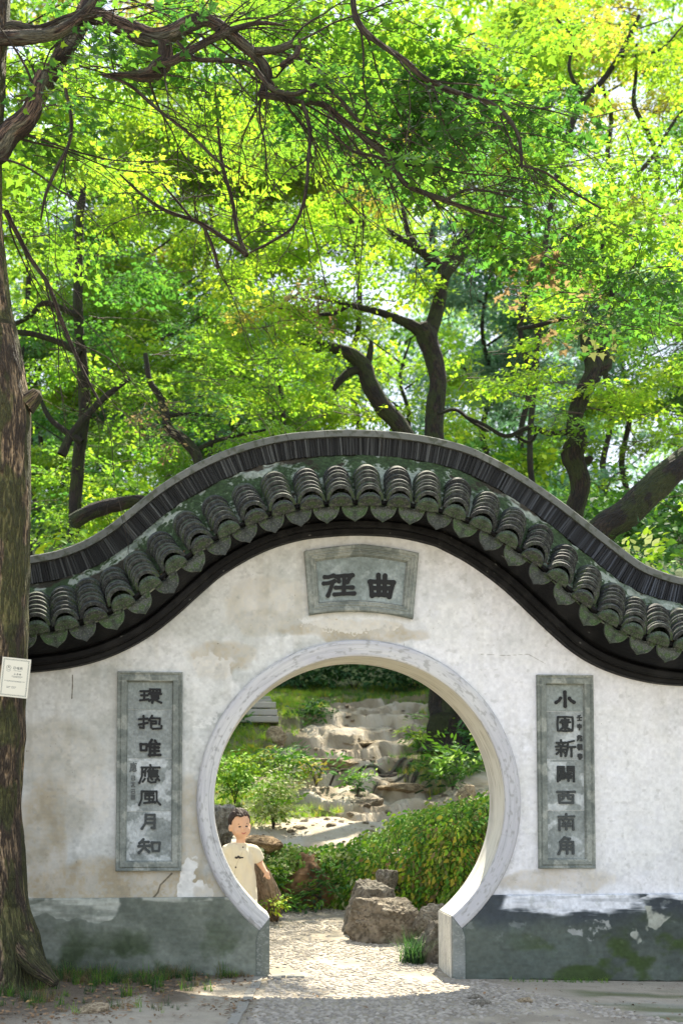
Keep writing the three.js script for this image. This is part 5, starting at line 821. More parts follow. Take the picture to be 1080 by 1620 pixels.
// ---------------------------------------------------------------- rocks, steps and banks beyond the gate
function rockGeo(sx, sy, sz, seed, { planes = 20, detail = 5, rough = 0.065, flat = 0.0 } = {}) { // a boulder: cut by planes, weathered, sunk a little at its foot
  const R = rng(seed), g0 = new THREE.IcosahedronGeometry(1, detail === 5 ? 24 : 10), g = mergeVertices((g0.deleteAttribute('normal'), g0.deleteAttribute('uv'), g0)), p = g.attributes.position, cuts = [], col = [];
  for (let i = 0; i < planes; i++) { const n = V(R() * 2 - 1, R() * 1.7 - 0.7, R() * 2 - 1).normalize(); cuts.push([n, 0.62 + R() * 0.32]); }
  cuts.push([V(0, 1, 0.15).normalize(), 0.8 - flat]);
  for (let i = 0; i < p.count; i++) {
    const d = V(p.getX(i), p.getY(i), p.getZ(i)).normalize(); let r = 1.05;
    for (const [n, h] of cuts) { const c = d.dot(n); if (c > 0.05) { const q = h / c; r = q < r ? q + 0.004 * Math.exp(-(r - q) * 40) : r - 0.004 * Math.exp(-(q - r) * 40); } }
    r += (fbm3(d.x * 2.6 + seed, d.y * 2.6, d.z * 2.6, 4) - 0.5) * rough * 3 + (Math.abs(fbm3(d.x * 4 + seed, d.y * 7, d.z * 4 + 5, 3) - 0.5) - 0.1) * rough * 2.8 + (Math.abs(fbm3(d.x * 8 + seed, d.y * 10, d.z * 8, 3) - 0.5) - 0.1) * rough * 1.6 + (fbm3(d.x * 11 + seed, d.y * 13, d.z * 11, 3) - 0.5) * rough * 0.9;
    p.setXYZ(i, d.x * r * sx, d.y * r * sy, d.z * r * sz);
    const n = fbm3(d.x * 4 + seed, d.y * 4, d.z * 4, 4), m = fbm3(d.x * 14, d.y * 14 + seed, d.z * 14, 3), k = (0.7 + 0.6 * m); let c = mix3([1.15, 1.08, 0.98], [0.66, 0.61, 0.52], smooth(0.38, 0.62, n)); c = mix3(c, [0.25, 0.22, 0.18], smooth(0.035, 0.008, Math.abs(fbm3(d.x * 5 + seed, d.y * 6, d.z * 5 + 2, 3) - 0.5)) * 0.8); c = mix3(c, [1.5, 1.5, 1.4], smooth(0.62, 0.68, fbm3(d.x * 9 + 4, d.y * 9 + seed, d.z * 9, 3)) * 0.6); col.push(c[0] * k, c[1] * k, c[2] * k);
  }
  g.setAttribute('color', new THREE.Float32BufferAttribute(col, 3)); const uv = []; for (let i = 0; i < p.count; i++) uv.push(p.getX(i) * 4 + p.getZ(i) * 3, p.getY(i) * 4 + p.getZ(i)); g.setAttribute('uv', new THREE.Float32BufferAttribute(uv, 2)); g.computeVertexNormals(); return toCreasedNormals(g, 0.7);
}
const stone = (name, c) => mat(name, c, 0.9, { vertexColors: true, bumpMap: grain, bumpScale: 0.05 });
function rock(px0, px1, py0, py1, z, seed, color, label, opt = {}) { // a boulder that fills that box of the photograph
  const a = at((px0 + px1) / 2, py1, z), w = (px1 - px0) * pxm(z), h = (py1 - py0) * pxm(z), t = thing('rock', V(a.x, z < -4.2 ? ground(a.x, z) - h * 0.12 : a.y, z), label, 'rock', opt.group);
  const o = part('stone', rockGeo(w * 0.62, h * 0.72, (opt.d ?? w * 0.4), seed, opt), stone('rock_' + seed, color), t); o.position.y = h * 0.36; if (opt.roll) o.rotation.z = opt.roll; return t;
}
const GREY = [0.25, 0.235, 0.205], BROWN = [0.27, 0.24, 0.195], PALE = [0.42, 0.35, 0.25];
rock(562, 666, 1410, 1482, -1.5, 3, BROWN, 'large brown boulder beside the path, the biggest stone right of the path', { d: 0.25 });
rock(545, 628, 1384, 1474, -1.95, 9, GREY, 'grey flat-topped boulder standing behind the large brown one', { d: 0.22, flat: 0.1 });
rock(652, 712, 1428, 1484, -1.35, 12, GREY, 'small dark stone between the large brown boulder and the right foot of the gate', { d: 0.16 });
rock(655, 716, 1452, 1532, -0.62, 15, [0.22, 0.205, 0.175], 'pale grey stone leaning against the right foot of the gate', { d: 0.16, roll: -0.25 });
rock(596, 628, 1372, 1404, -2.5, 19, GREY, 'little grey stone at the foot of the hedge, above the flat-topped boulder', { d: 0.1 });
rock(404, 438, 1354, 1448, -2.6, 21, [0.30, 0.22, 0.15], 'slanting brown stone slab behind the child’s hand', { d: 0.16, roll: 0.32 });
rock(428, 552, 1340, 1438, -3.6, 24, [0.34, 0.20, 0.11], 'broad rusty rock face in the ivy bank at the end of the path', { d: 0.34 });
rock(330, 372, 1272, 1325, -3.6, 27, [0.26, 0.26, 0.25], 'grey boulder behind the child’s head at the left side of the gate', { d: 0.2 });
rock(385, 450, 1322, 1342, -3.5, 29, [0.42, 0.30, 0.18], 'long flat tan stone beside the child’s shoulder', { d: 0.2, roll: -0.2 });
rock(392, 436, 1198, 1226, -6.6, 33, PALE, 'pale stone in the grass above the pale bush', { d: 0.2 });
rock(418, 452, 1138, 1172, -8.9, 35, [0.40, 0.34, 0.24], 'sunlit tan stone beside the stone steps', { d: 0.2 });
rock(718, 756, 1222, 1262, -6.2, 41, PALE, 'pale peaked stone at the right side of the gate above the hedge', { d: 0.2 });
rock(616, 690, 1166, 1184, -8.4, 43, [0.36, 0.29, 0.20], 'worn ledge of rock left of the mossy tree foot', { d: 0.35, flat: 0.2 });
rock(490, 570, 1188, 1202, -8.0, 47, [0.44, 0.36, 0.25], 'flat pale rock step left of the middle of the climb', { d: 0.3, flat: 0.25 });
rock(540, 620, 1146, 1158, -9.2, 49, [0.46, 0.39, 0.28], 'uppermost pale rock step of the climb', { d: 0.35, flat: 0.25 });
rock(600, 676, 1228, 1246, -7.0, 61, [0.34, 0.27, 0.18], 'long low rock ledge at the right of the middle of the climb', { d: 0.3, flat: 0.25 });
rock(560, 606, 1252, 1272, -6.3, 62, [0.30, 0.26, 0.2], 'small grey stone where the upper path meets the climb', { d: 0.2, flat: 0.2 });
{ // stone steps at the left
  const t = thing('stone_steps', at(408, 1168, -9.6), 'grey stone steps climbing at the upper left inside the gate', 'steps'), m = mat('step_stone', [0.30, 0.29, 0.26], 0.9, { bumpMap: grain, bumpScale: 0.01 });
  for (let i = 0; i < 6; i++) { const a = at(410 - i * 1.5, 1166 - i * 9.5, -9.5 - i * 0.34), o = part('step', box(0.62 - i * 0.02, 0.10, 0.40, 0.015), m, t); a.y = Math.max(a.y, ground(a.x, a.z) + 0.05, ground(a.x, a.z + 0.2) + 0.02); o.position.copy(a).sub(t.position); o.rotation.y = 0.05 * (i % 3 - 1); }
}
// ivy, shrubs, grass
function leafCloud(t, name, kind, pts, tones, seed, size = 1, facing = null) { // single sprays at given points
  const R = rng(seed), sets = SPRAYS[kind].map(() => []), o = new THREE.Object3D(), c = new THREE.Color();
  for (const p of pts) sets[Math.floor(R() * sets.length)].push(p);
  sets.forEach((l, v) => {
    if (!l.length) return; const im = new THREE.InstancedMesh(SPRAYS[kind][v], M.leafGloss, l.length);
    l.forEach((p, i) => { o.position.copy(p).sub(t.position); if (facing) o.rotation.set((R() - 0.5) * 0.8, facing + (R() - 0.5) * 1.8, -0.9 + (R() - 0.5) * 1.1, 'YXZ'); else o.rotation.set((R() - 0.5) * 1.4, R() * 6.283, (R() - 0.3) * 1.2, 'YXZ'); o.scale.setScalar(size * (0.7 + 0.6 * R())); o.updateMatrix(); im.setMatrixAt(i, o.matrix); const T = TONES[tones[Math.floor(R() * tones.length)]], m = mix3(T[0], T[1 + Math.floor(R() * 2)], R()), k = 0.75 + 0.5 * R(); im.setColorAt(i, c.setRGB(m[0] * k, m[1] * k, m[2] * k)); });
    im.name = name; sh(im); tag(im, null, null, null, 'stuff'); t.add(im);
  });
}
function shrub(px, py, z, rx, ry, tones, label, { kind = 'bush', size = 1, layers = 3, name = 'shrub', category = 'shrub', group } = {}) {
  const k = pxm(z), c = at(px, py, z), foot = at(px, py + ry, z), t = thing(name, V(c.x, Math.max(foot.y, Math.min(ground(c.x, z), c.y)), z), label, category, group), R = rng(px * 31 + py), n = Math.round(Math.PI * rx * ry * k * k * layers / (FILL[kind] * size * size)), pts = [];
  const cl = Array.from({ length: 9 }, () => [(R() - 0.5) * 1.5, (R() - 0.5) * 1.4, (R() - 0.5) * 1.4]);
  for (let i = 0; i < n; i++) { const q = cl[i % 9], g = () => (R() + R() + R() - 1.5) * 0.55; pts.push(V(c.x + (q[0] + g()) * rx * k * 0.8, c.y + (q[1] + g()) * ry * k * 0.8, c.z + (q[2] + g()) * rx * k * 0.6)); }
  leafCloud(t, 'foliage', kind, pts, tones, px + py, size);
  const st = []; for (let i = 0; i < 6; i++) { const q = cl[i]; st.push(limbGeo([{ v: V(0, -0.05, 0), r: 0.008 }, { v: V(q[0] * rx * k * 0.3, ry * k * 0.5, q[2] * 0.1), r: 0.006 }, { v: V(q[0] * rx * k * 0.7, ry * k * (1 + q[1] * 0.7), q[2] * rx * k * 0.5), r: 0.003 }], { seg: 5, lump: 0, step: 0.1 })); }
  part('stems', mergeGeometries(st), M.twig, t); return t;
}
{ // the hedge of ivy along the right of the path and over the bank at its end
  const R = rng(8), hedge = thing('hedge', V(1.2, 0.1, -2.9), 'dense hedge of mixed leaves at the right beyond the gate', 'hedge'), bank = thing('ivy', V(-0.1, 0.1, -3.6), 'ivy trailing over the low rock bank at the end of the path', 'ivy'), A = [], B = [], C = [];
  const topY = (x) => { const px = clamp((x + 0.97) * 158 + 350, 400, 900); return at(px, px < 570 ? 1356 : px < 640 ? lerp(1356, 1298, (px - 570) / 70) : lerp(1298, 1268, (px - 640) / 130), -3.2).y; };
  for (let i = 0; i < 9500; i++) {
    const x = lerp(0.38, 2.6, R()); if (fbm(x * 4.2 + 3, R() * 0.2 + i % 7 * 0.7, 3) < 0.47) continue; const f = R(), z0 = bankZ(x) + 0.14, foot = ground(x, z0 + 0.15), top = topY(x) - 0.05;
    if (R() < 0.68) { const y = lerp(foot + 0.02, top, f); (R() < 0.85 ? A : C).push(V(x, y, z0 + 0.10 + R() * 0.16 + 0.34 * (fbm(x * 4, y * 5, 3) - 0.4) - 0.1 * f)); }
    else A.push(V(x, top - 0.04 + 0.2 * fbm(x * 4, f * 6, 3) + (R() < 0.07 ? 0.08 * R() : 0), z0 - f * 1.1));
  }
  for (let i = 0; i < 2600; i++) {
    const x = lerp(-0.62, 0.5, R()), f = R(), z0 = bankZ(x) + 0.12, foot = ground(x, z0 + 0.15), top = 0.70 + 0.1 * fbm(x * 5, 2, 3);
    const bare = spotXY(x, f); if (R() < bare) continue;
    B.push(V(x, lerp(foot, top, f), z0 + 0.16 + R() * 0.08 - f * 0.1)); if (R() < 0.2) B.push(V(x, top + 0.02, z0 - R() * 0.25));
  }
  function spotXY(x, f) { return 0.97 * smooth(0.0, 0.5, 1.25 - ((x + 0.12) / 0.40) ** 2 - ((f - 0.45) / 0.36) ** 2 + (fbm(x * 9, f * 9, 2) - 0.5)); }
  leafCloud(hedge, 'foliage', 'bush', A, ['mid', 'fresh', 'mid', 'fresh', 'olive', 'olive'], 71, 0.72, -Math.PI / 2); leafCloud(hedge, 'dry_leaves', 'bush', C, ['dry', 'gold'], 72, 0.8, -Math.PI / 2); leafCloud(bank, 'foliage', 'bush', B, ['mid', 'fresh', 'olive', 'pale'], 73, 0.8, -Math.PI / 2);
  const st = []; for (let i = 0; i < 60; i++) { const x = lerp(0.45, 2.5, R()), z = bankZ(x) + 0.2, y0 = ground(x, z), p = []; for (let j = 0; j < 5; j++) p.push({ v: V(x + (R() - 0.5) * 0.12 - 1.2, lerp(y0, topY(x), j / 4) - 0.1, z + (R() - 0.5) * 0.08 + 2.9), r: 0.006 - j * 0.001 }); st.push(limbGeo(p, { seg: 4, lump: 0, step: 0.15 })); }
  part('stems', mergeGeometries(st), M.twig, hedge);
}
shrub(432, 1262, -4.9, 42, 46, ['pale', 'pale', 'fresh'], 'bush with pale yellow-green leaves above the child', { size: 0.9, layers: 4.2, breaks: false });
shrub(434, 1431, -2.4, 18, 13, ['gold', 'lime'], 'small yellow plant at the foot of the slanting stone', { size: 0.6, layers: 3 });
shrub(452, 1424, -3.1, 26, 14, ['mid', 'fresh'], 'low green plant under the rusty rock face', { size: 0.7 });
shrub(508, 1402, -3.2, 36, 30, ['deep', 'mid'], 'dark fern-like plant at the end of the path', { kind: 'slim', size: 1.1 });
shrub(424, 1380, -3.2, 22, 34, ['mid', 'fresh', 'pale'], 'leafy ivy clump just right of the child’s hand', { size: 0.8 });
shrub(372, 1225, -5.8, 48, 40, ['fresh', 'lime', 'mid'], 'sunlit green bush at the left edge inside the gate', { size: 0.9 });
shrub(484, 1126, -10, 40, 20, ['deep', 'mid'], 'dark low bush above the stone steps', { size: 1.2 });
shrub(352, 1158, -9, 26, 40, ['deep', 'mid'], 'dark bush left of the stone steps', { size: 1.3 });
rock(392, 420, 1064, 1104, -12.4, 71, GREY, 'tall pale stone standing among the dark bushes at the upper left inside the gate', { d: 0.2 });
shrub(448, 1205, -7.0, 40, 26, ['mid', 'deep', 'fresh'], 'dark grassy mound between the pale bush and the climb', { kind: 'slim', size: 1.5, name: 'grass_mound', category: 'grass' });
shrub(500, 1215, -7.2, 30, 24, ['mid', 'gold', 'fresh'], 'rounded tuft of long grass left of the climb', { kind: 'slim', size: 1.5, name: 'grass_mound', category: 'grass' });
shrub(420, 1204, -7.6, 42, 18, ['lime', 'fresh', 'gold'], 'yellow-green grassy mound below the tan stone', { kind: 'slim', size: 1.4, name: 'grass_mound', category: 'grass' });
shrub(565, 1232, -6.6, 26, 20, ['mid', 'deep', 'fresh'], 'small dark mound of grass in the middle of the climb', { kind: 'slim', size: 1.2, name: 'grass_mound', category: 'grass' });
shrub(715, 1205, -6.8, 54, 40, ['mid', 'deep', 'fresh'], 'big clump of spiky dark grass below the mossy tree foot', { kind: 'slim', size: 1.6, name: 'grass_mound', category: 'grass' });
shrub(668, 1160, -8.6, 34, 26, ['fresh', 'lime', 'mid'], 'bright clump of long grass left of the mossy tree foot', { kind: 'slim', size: 1.6, name: 'grass_mound', category: 'grass' });
shrub(756, 1150, -8.2, 40, 36, ['mid', 'deep'], 'dark clump of grass right of the mossy tree foot', { kind: 'slim', size: 1.6, name: 'grass_mound', category: 'grass' });
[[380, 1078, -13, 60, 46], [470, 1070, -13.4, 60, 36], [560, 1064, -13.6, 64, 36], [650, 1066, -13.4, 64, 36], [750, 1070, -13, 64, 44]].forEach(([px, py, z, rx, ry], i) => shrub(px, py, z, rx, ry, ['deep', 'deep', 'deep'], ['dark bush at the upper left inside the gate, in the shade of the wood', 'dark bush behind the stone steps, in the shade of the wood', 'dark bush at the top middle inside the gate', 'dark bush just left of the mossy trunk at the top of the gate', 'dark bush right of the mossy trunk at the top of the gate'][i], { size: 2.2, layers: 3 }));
shrub(1010, 882, -2.2, 70, 26, ['pale', 'fresh', 'lime'], 'bright leafy bush showing over the low right end of the wall', { size: 1.5, layers: 3, breaks: false });
shrub(985, 905, -3.6, 90, 60, ['blue', 'mid'], 'dark dusty bush behind the bright one at the right end of the wall', { size: 1.6, layers: 2.5 });
shrub(130, 880, -4, 90, 40, ['lime', 'fresh', 'mid'], 'green bush showing over the low left end of the wall', { size: 1.6, layers: 2.5 });
// blades
const BLADES = [1, 2, 3].map((s) => { const R = rng(s * 17), geos = []; for (let i = 0; i < 12; i++) { const a = R() * 6.283, L = 0.4 + 0.6 * R(), b = 0.2 + R() * 0.95, w = 0.016, pos = [], idx = []; for (let j = 0; j <= 3; j++) { const u = j / 3, x = b * u * u * L, y = L * (u - 0.28 * u * u * b), ww = w * (1 - u * 0.95); pos.push(x, y, -ww, x, y, ww); if (j) { const k = j * 2; idx.push(k - 2, k - 1, k, k, k - 1, k + 1); } } const g = new THREE.BufferGeometry(); g.setAttribute('position', new THREE.Float32BufferAttribute(pos, 3)); g.setIndex(idx); g.rotateY(a).translate((R() - 0.5) * 0.3, 0, (R() - 0.5) * 0.3); g.computeVertexNormals(); geos.push(g); } return mergeGeometries(geos); });
function grass(name, spots, seed, owner = null) {
  const R = rng(seed), sets = [[], [], []], o = new THREE.Object3D(), c = new THREE.Color(), out = []; for (const s of spots) sets[Math.floor(R() * 3)].push(s);
  sets.forEach((l, v) => { if (!l.length) return; const im = new THREE.InstancedMesh(BLADES[v], M.leaf, l.length); l.forEach(([x, z, s, tone], i) => { o.position.set(x, ground(x, z) - 0.005, z); if (owner) o.position.sub(owner.position); o.rotation.set((R() - 0.5) * 0.3, R() * 6.28, (R() - 0.5) * 0.3); o.scale.set(s, s * (0.8 + 0.5 * R()), s); o.updateMatrix(); im.setMatrixAt(i, o.matrix); const T = TONES[tone], m = mix3(T[0], T[1 + Math.floor(R() * 2)], R()); im.setColorAt(i, c.setRGB(...m)); }); im.name = owner ? name : numbered(name); sh(im); tag(im, null, null, null, 'stuff'); (owner ?? scene).add(im); out.push(im); });
  return out;
}
{
  const R = rng(61), S = [], Fr = [];
  for (let i = 0; i < 26000; i++) {
    const x = lerp(-3.2, 3.6, R()), z = lerp(-4.2, -14, R()); if (z > bankZ(x) - 0.3) continue;
    const d = Math.min(nearest(upperPath, x, z) - 0.58, nearest(rockPath, x, z) - 0.8) + (fbm(x * 4 - 8, z * 4 + 2, 4) - 0.5) * 0.5; if (d < 0.06) continue; if (R() > 0.25 + fbm(x * 1.4, z * 1.4, 3)) continue;
    S.push([x, z, 0.07 + 0.10 * R() * fbm(x * 2, z * 2, 2) * 2, R() < 0.18 ? 'gold' : R() < 0.5 ? 'fresh' : x > 0.8 ? 'mid' : 'lime']);
  }
  for (let i = 0; i < 4200; i++) { const x = lerp(-3, -0.78, R()), z = 0.06 + R() * R() * 1.5, n = fbm(x * 3 + 3, z * 3, 3); if (n < 0.30 + 0.20 * z + 0.10 * smooth(-1.2, -0.8, x)) continue; if (R() < 0.5) Fr.push([x, z, 0.03 + 0.10 * R() * R() + 0.03 * n, R() < 0.4 ? 'dry' : R() < 0.6 ? 'deep' : R() < 0.7 ? 'fresh' : 'mid']); }
  for (let i = 0; i < 34; i++) { const x = lerp(-2.4, -0.85, Math.pow(R(), 1.3)), z = 0.09 + R() * (0.5 + 0.5 * (-x - 0.85)), h = 0.09 + 0.15 * R() * R(); for (let k = 0; k < 4; k++) Fr.push([x + (R() - 0.5) * 0.08, z + (R() - 0.5) * 0.08, h * (0.7 + 0.5 * R()), R() < 0.08 ? 'fresh' : R() < 0.4 ? 'mid' : R() < 0.35 ? 'dry' : 'deep']); }
  for (let i = 0; i < 60; i++) Fr.push([lerp(1.0, 1.75, R()), 0.08 + R() * 0.08, 0.03 + 0.03 * R(), R() < 0.5 ? 'fresh' : 'mid']);
  for (let i = 0; i < 420; i++) { const x = lerp(-1.6, -1.05, R()), z = lerp(-0.8, -3.4, R()); Fr.push([x, z, 0.08 + 0.08 * R(), R() < 0.4 ? 'gold' : 'fresh']); }
  grass('grass', S, 62).forEach((m, i) => tag(m, ['long grass growing on the slope beside the worn path', 'grass between the rocks of the slope', 'tufted grass up the slope beyond the gate'][i], 'grass'));
  grass('grass', Fr, 63).forEach((m, i) => tag(m, ['grass along the foot of the left plinth', 'grass about the foot of the old tree', 'straggling weeds at the foot of the wall'][i], 'grass'));
  const p = at(652, 1515, -0.55), t = thing('grass_tuft', V(p.x, ground(p.x, p.z), p.z), 'green tuft of strap-like grass between the boulders and the right foot of the gate', 'plant'), tp = [];
  for (let k = 0; k < 26; k++) tp.push([p.x + (R() - 0.5) * 0.12, p.z + (R() - 0.5) * 0.12, 0.20 + 0.10 * R(), R() < 0.8 ? 'deep' : 'mid']); grass('blades', tp, 64, t);
}
{ // fallen leaves and crumbs of stone in front of the wall
  const R = rng(12), L = leafShape(1, 0.9);
  const cols = [[0.30, 0.12, 0.04], [0.36, 0.22, 0.08], [0.22, 0.12, 0.06], [0.42, 0.33, 0.18]].map((c, i) => mat('fallen_leaf_' + i, c, 0.9));
  const proto = thing('fallen_leaf', V(0, 0, 0), 'curled dry brown leaf among those lying before the left plinth and tree', 'leaf', 'fallen leaves in front of the left plinth'); part('blade', L, cols[0], proto);
  const put = (o, px, py, s) => { const d = at(px, py, 0), r = d.clone().sub(camera.position), k = (0.0 - EYE + 0.02) / r.y, q = camera.position.clone().addScaledVector(r, k); o.position.set(q.x, ground(q.x, q.z) + 0.012, q.z); o.rotation.set((R() - 0.5) * 0.7, R() * 6.28, (R() - 0.5) * 0.7); o.scale.setScalar(s); };
  [[218, 1540, 0.05], [202, 1608, 0.05], [320, 1553, 0.05], [412, 1556, 0.06], [90, 1548, 0.06], [150, 1568, 0.05], [265, 1560, 0.04], [180, 1575, 0.05], [345, 1548, 0.05], [120, 1590, 0.05], [60, 1580, 0.06], [300, 1580, 0.04], [240, 1572, 0.05], [360, 1594, 0.04], [170, 1548, 0.05], [285, 1545, 0.05], [375, 1556, 0.05], [40, 1600, 0.06], [310, 1562, 0.05], [205, 1556, 0.05]].forEach(([x, y, s], i) => {
    const o = i ? proto.clone() : proto; if (i) { o.name = numbered('fallen_leaf'); scene.add(o); o.children[0].material = cols[i % 4]; } put(o, x, y, s);
  });
  const kinds = ['loose grey stone chip by the foot of the right plinth, largest of the chips', 'pale stone chip half buried under the crack of the right plinth', 'flat dark stone chip in front of the right foot of the gate', 'pale stone among the grass by the old tree’s root', 'broken stone at the bottom left corner'];
  [[760, 1582, 34, 9, GREY], [830, 1576, 26, 8, PALE], [752, 1572, 22, 8, GREY], [322, 1536, 22, 12, PALE], [150, 1608, 40, 12, PALE]].forEach(([px, py, w, h, c], i) => { const o = thing('stone', V(0, 0, 0), kinds[i], 'stone'); const k = 1 / 230; const m = part('chip', rockGeo(w * k * 0.55, h * k * 0.8, w * k * 0.35, 200 + i, { detail: 3 }), stone('chip_' + i, c), o); put(o, px, py, 1); o.rotation.set(0, R() * 0.6, 0); m.position.y = 0.0; });
}

{
  const R = rng(73), list = []; for (let i = 0; i < 2600; i++) { const x = lerp(-3, -0.75, R()), z = 0.05 + R() * 1.9, n = fbm(x * 2.5 + 9, z * 2.5, 3); if (n + R() * 0.3 > 0.46 + 0.1 * z) list.push([x, z]); }
  for (let i = 0; i < 500; i++) { const x = lerp(-1, 2, R()), z = bankZ(x) + 0.2 + R() * 0.25; list.push([x, z]); } for (let i = 0; i < 900; i++) list.push([lerp(-1.4, 2.2, R()), lerp(-4.5, -11, R())]); for (let i = 0; i < 160; i++) list.push([lerp(-0.6, 2.4, R()), lerp(0.05, 1.8, R())]);
  const im = new THREE.InstancedMesh(leafShape(1, 0.8), mat('litter', [1, 1, 1], 0.95), list.length), o = new THREE.Object3D(), c = new THREE.Color();
  list.forEach(([x, z], i) => { o.position.set(x, ground(x, z) + 0.010, z); o.rotation.set((R() - 0.5) * 0.6, R() * 6.28, (R() - 0.5) * 0.6); o.scale.setScalar(0.014 + R() * 0.03 * (z < -4 ? 1.3 : 1)); o.updateMatrix(); im.setMatrixAt(i, o.matrix); const k = 0.5 + R(); im.setColorAt(i, c.setRGB(0.20 * k, 0.12 * k, 0.06 * k)); });
  im.name = 'leaf_litter'; sh(im); tag(im, 'brown leaf litter scattered over the soil by the wall and along the paths', 'leaf litter', null, 'stuff'); scene.add(im);
  const t = thing('tree_roots', V(at(690, 1170, -8.4).x, ground(at(690, 1170, -8.4).x, -8.4), -8.4), 'bare roots crossing the worn climb below the mossy tree foot', 'roots');
  for (let k = 0; k < 6; k++) { const P = []; let x = t.position.x - 0.1 + (R() - 0.5) * 0.4, z = -8.2, a = -0.4 - R() * 1.2, r = 0.04 + R() * 0.02; for (let j = 0; j < 12; j++) { P.push({ v: V(x - t.position.x, ground(x, z) - r * 0.15 - t.position.y, z - t.position.z), r: r * (1 - j / 15) }); a += (R() - 0.5) * 0.5; x += Math.sin(a) * 0.18; z += Math.max(-0.02, Math.cos(a)) * 0.16; } part('root', limbGeo(P, { seg: 8, lump: 0.2, step: 0.05, seed: k }), M.barkLimb, t); }
}

{ // small stones strewn over the climb and along the foot of the hedge
  const R = rng(88), list = []; for (let i = 0; i < 5000; i++) { const x = lerp(-1.6, 2.4, R()), z = lerp(-4.4, -11.5, R()), d = Math.min(nearest(upperPath, x, z) - 0.35, nearest(rockPath, x, z) - 0.8); if (d > 0.25 || R() < 0.85) continue; list.push([x, z, 0.012 + 0.05 * Math.pow(R(), 4)]); }
  for (let i = 0; i < 160; i++) { const x = lerp(-1, 2, R()); list.push([x, bankZ(x) + 0.15 + R() * 0.3, 0.01 + 0.03 * R() * R()]); }
  const im = new THREE.InstancedMesh(rockGeo(1, 0.7, 0.9, 301, { detail: 3 }), stone('rubble', [1, 1, 1]), list.length), o = new THREE.Object3D(), c = new THREE.Color();
  list.forEach(([x, z, s], i) => { o.position.set(x, ground(x, z), z); o.rotation.set(0, R() * 6.28, 0); o.scale.set(s * (0.8 + R()), s, s); o.updateMatrix(); im.setMatrixAt(i, o.matrix); const k = 0.22 + 0.25 * R(); im.setColorAt(i, c.setRGB(k, k * 0.86, k * 0.66)); });
  im.name = 'rubble'; sh(im); tag(im, 'small stones strewn over the worn climb beyond the gate', 'stones', null, 'stuff'); scene.add(im);
}

shrub(985, 830, -7, 120, 60, ['deep', 'mid', 'mid'], 'dark green thicket under the trunk that leans right', { size: 2, layers: 3, breaks: false });
shrub(1075, 800, -9, 90, 90, ['mid', 'blue', 'mid'], 'tall dull green thicket at the right edge above the wall', { size: 2.2, layers: 3 });
shrub(230, 820, -9, 130, 60, ['mid', 'fresh', 'lime'], 'green thicket behind the left slope of the wall', { size: 2.2, layers: 2.6 });
shrub(420, 760, -11, 130, 50, ['mid', 'fresh', 'deep'], 'thicket low in the wood behind the left shoulder of the wall', { size: 2.4, layers: 2.6 });
shrub(800, 730, -12, 110, 60, ['lime', 'mid', 'fresh'], 'pale thicket low in the wood between the two dark maples', { size: 2.4, layers: 2.6 });

// ---------------------------------------------------------------- the child
function sdfGeo(f, lo, hi, cell) { // a smooth skin where f = 0 (surface nets)
  const n = lo.map((a, i) => Math.ceil((hi[i] - a) / cell) + 1), [nx, ny, nz] = n, F = new Float32Array(nx * ny * nz), id = new Int32Array(nx * ny * nz).fill(-1), at3 = (i, j, k) => i + nx * (j + ny * k), pos = [], idx = [];
  for (let k = 0; k < nz; k++) for (let j = 0; j < ny; j++) for (let i = 0; i < nx; i++) F[at3(i, j, k)] = f(lo[0] + i * cell, lo[1] + j * cell, lo[2] + k * cell);
  for (let k = 0; k < nz - 1; k++) for (let j = 0; j < ny - 1; j++) for (let i = 0; i < nx - 1; i++) {
    let c = 0, x = 0, y = 0, z = 0; const v = []; for (let q = 0; q < 8; q++) v.push(F[at3(i + (q & 1), j + ((q >> 1) & 1), k + (q >> 2))]);
    for (let a = 0; a < 8; a++) for (const bit of [1, 2, 4]) { const b = a | bit; if (a === b || (v[a] < 0) === (v[b] < 0)) continue; const t = v[a] / (v[a] - v[b]); x += (a & 1) + (bit === 1 ? t : 0); y += ((a >> 1) & 1) + (bit === 2 ? t : 0); z += (a >> 2) + (bit === 4 ? t : 0); c++; }
    if (c) { id[at3(i, j, k)] = pos.length / 3; pos.push(lo[0] + (i + x / c) * cell, lo[1] + (j + y / c) * cell, lo[2] + (k + z / c) * cell); }
  }
  for (let k = 1; k < nz - 1; k++) for (let j = 1; j < ny - 1; j++) for (let i = 1; i < nx - 1; i++) {
    const s = F[at3(i, j, k)] < 0;
    for (const [d, u, w] of [[at3(1, 0, 0), at3(0, 1, 0), at3(0, 0, 1)], [at3(0, 1, 0), at3(0, 0, 1), at3(1, 0, 0)], [at3(0, 0, 1), at3(1, 0, 0), at3(0, 1, 0)]]) {
      const p = at3(i, j, k); if ((F[p + d] < 0) === s) continue; const q = [id[p - u - w], id[p - w], id[p], id[p - u]]; if (q.some((e) => e < 0)) continue;
      if (s) idx.push(q[0], q[1], q[2], q[0], q[2], q[3]); else idx.push(q[0], q[2], q[1], q[0], q[3], q[2]);
    }
  }
  const g = new THREE.BufferGeometry(); g.setAttribute('position', new THREE.Float32BufferAttribute(pos, 3)); g.setIndex(idx);
  const nn = [], e = cell * 0.5; for (let i = 0; i < pos.length; i += 3) { const [x, y, z] = [pos[i], pos[i + 1], pos[i + 2]], d = V(f(x + e, y, z) - f(x - e, y, z), f(x, y + e, z) - f(x, y - e, z), f(x, y, z + e) - f(x, y, z - e)).normalize(); nn.push(d.x, d.y, d.z); }
  g.setAttribute('normal', new THREE.Float32BufferAttribute(nn, 3)); return g;
}
const smin = (a, b, k) => { const h = Math.max(0, k - Math.abs(a - b)) / k; return Math.min(a, b) - h * h * k * 0.25; };
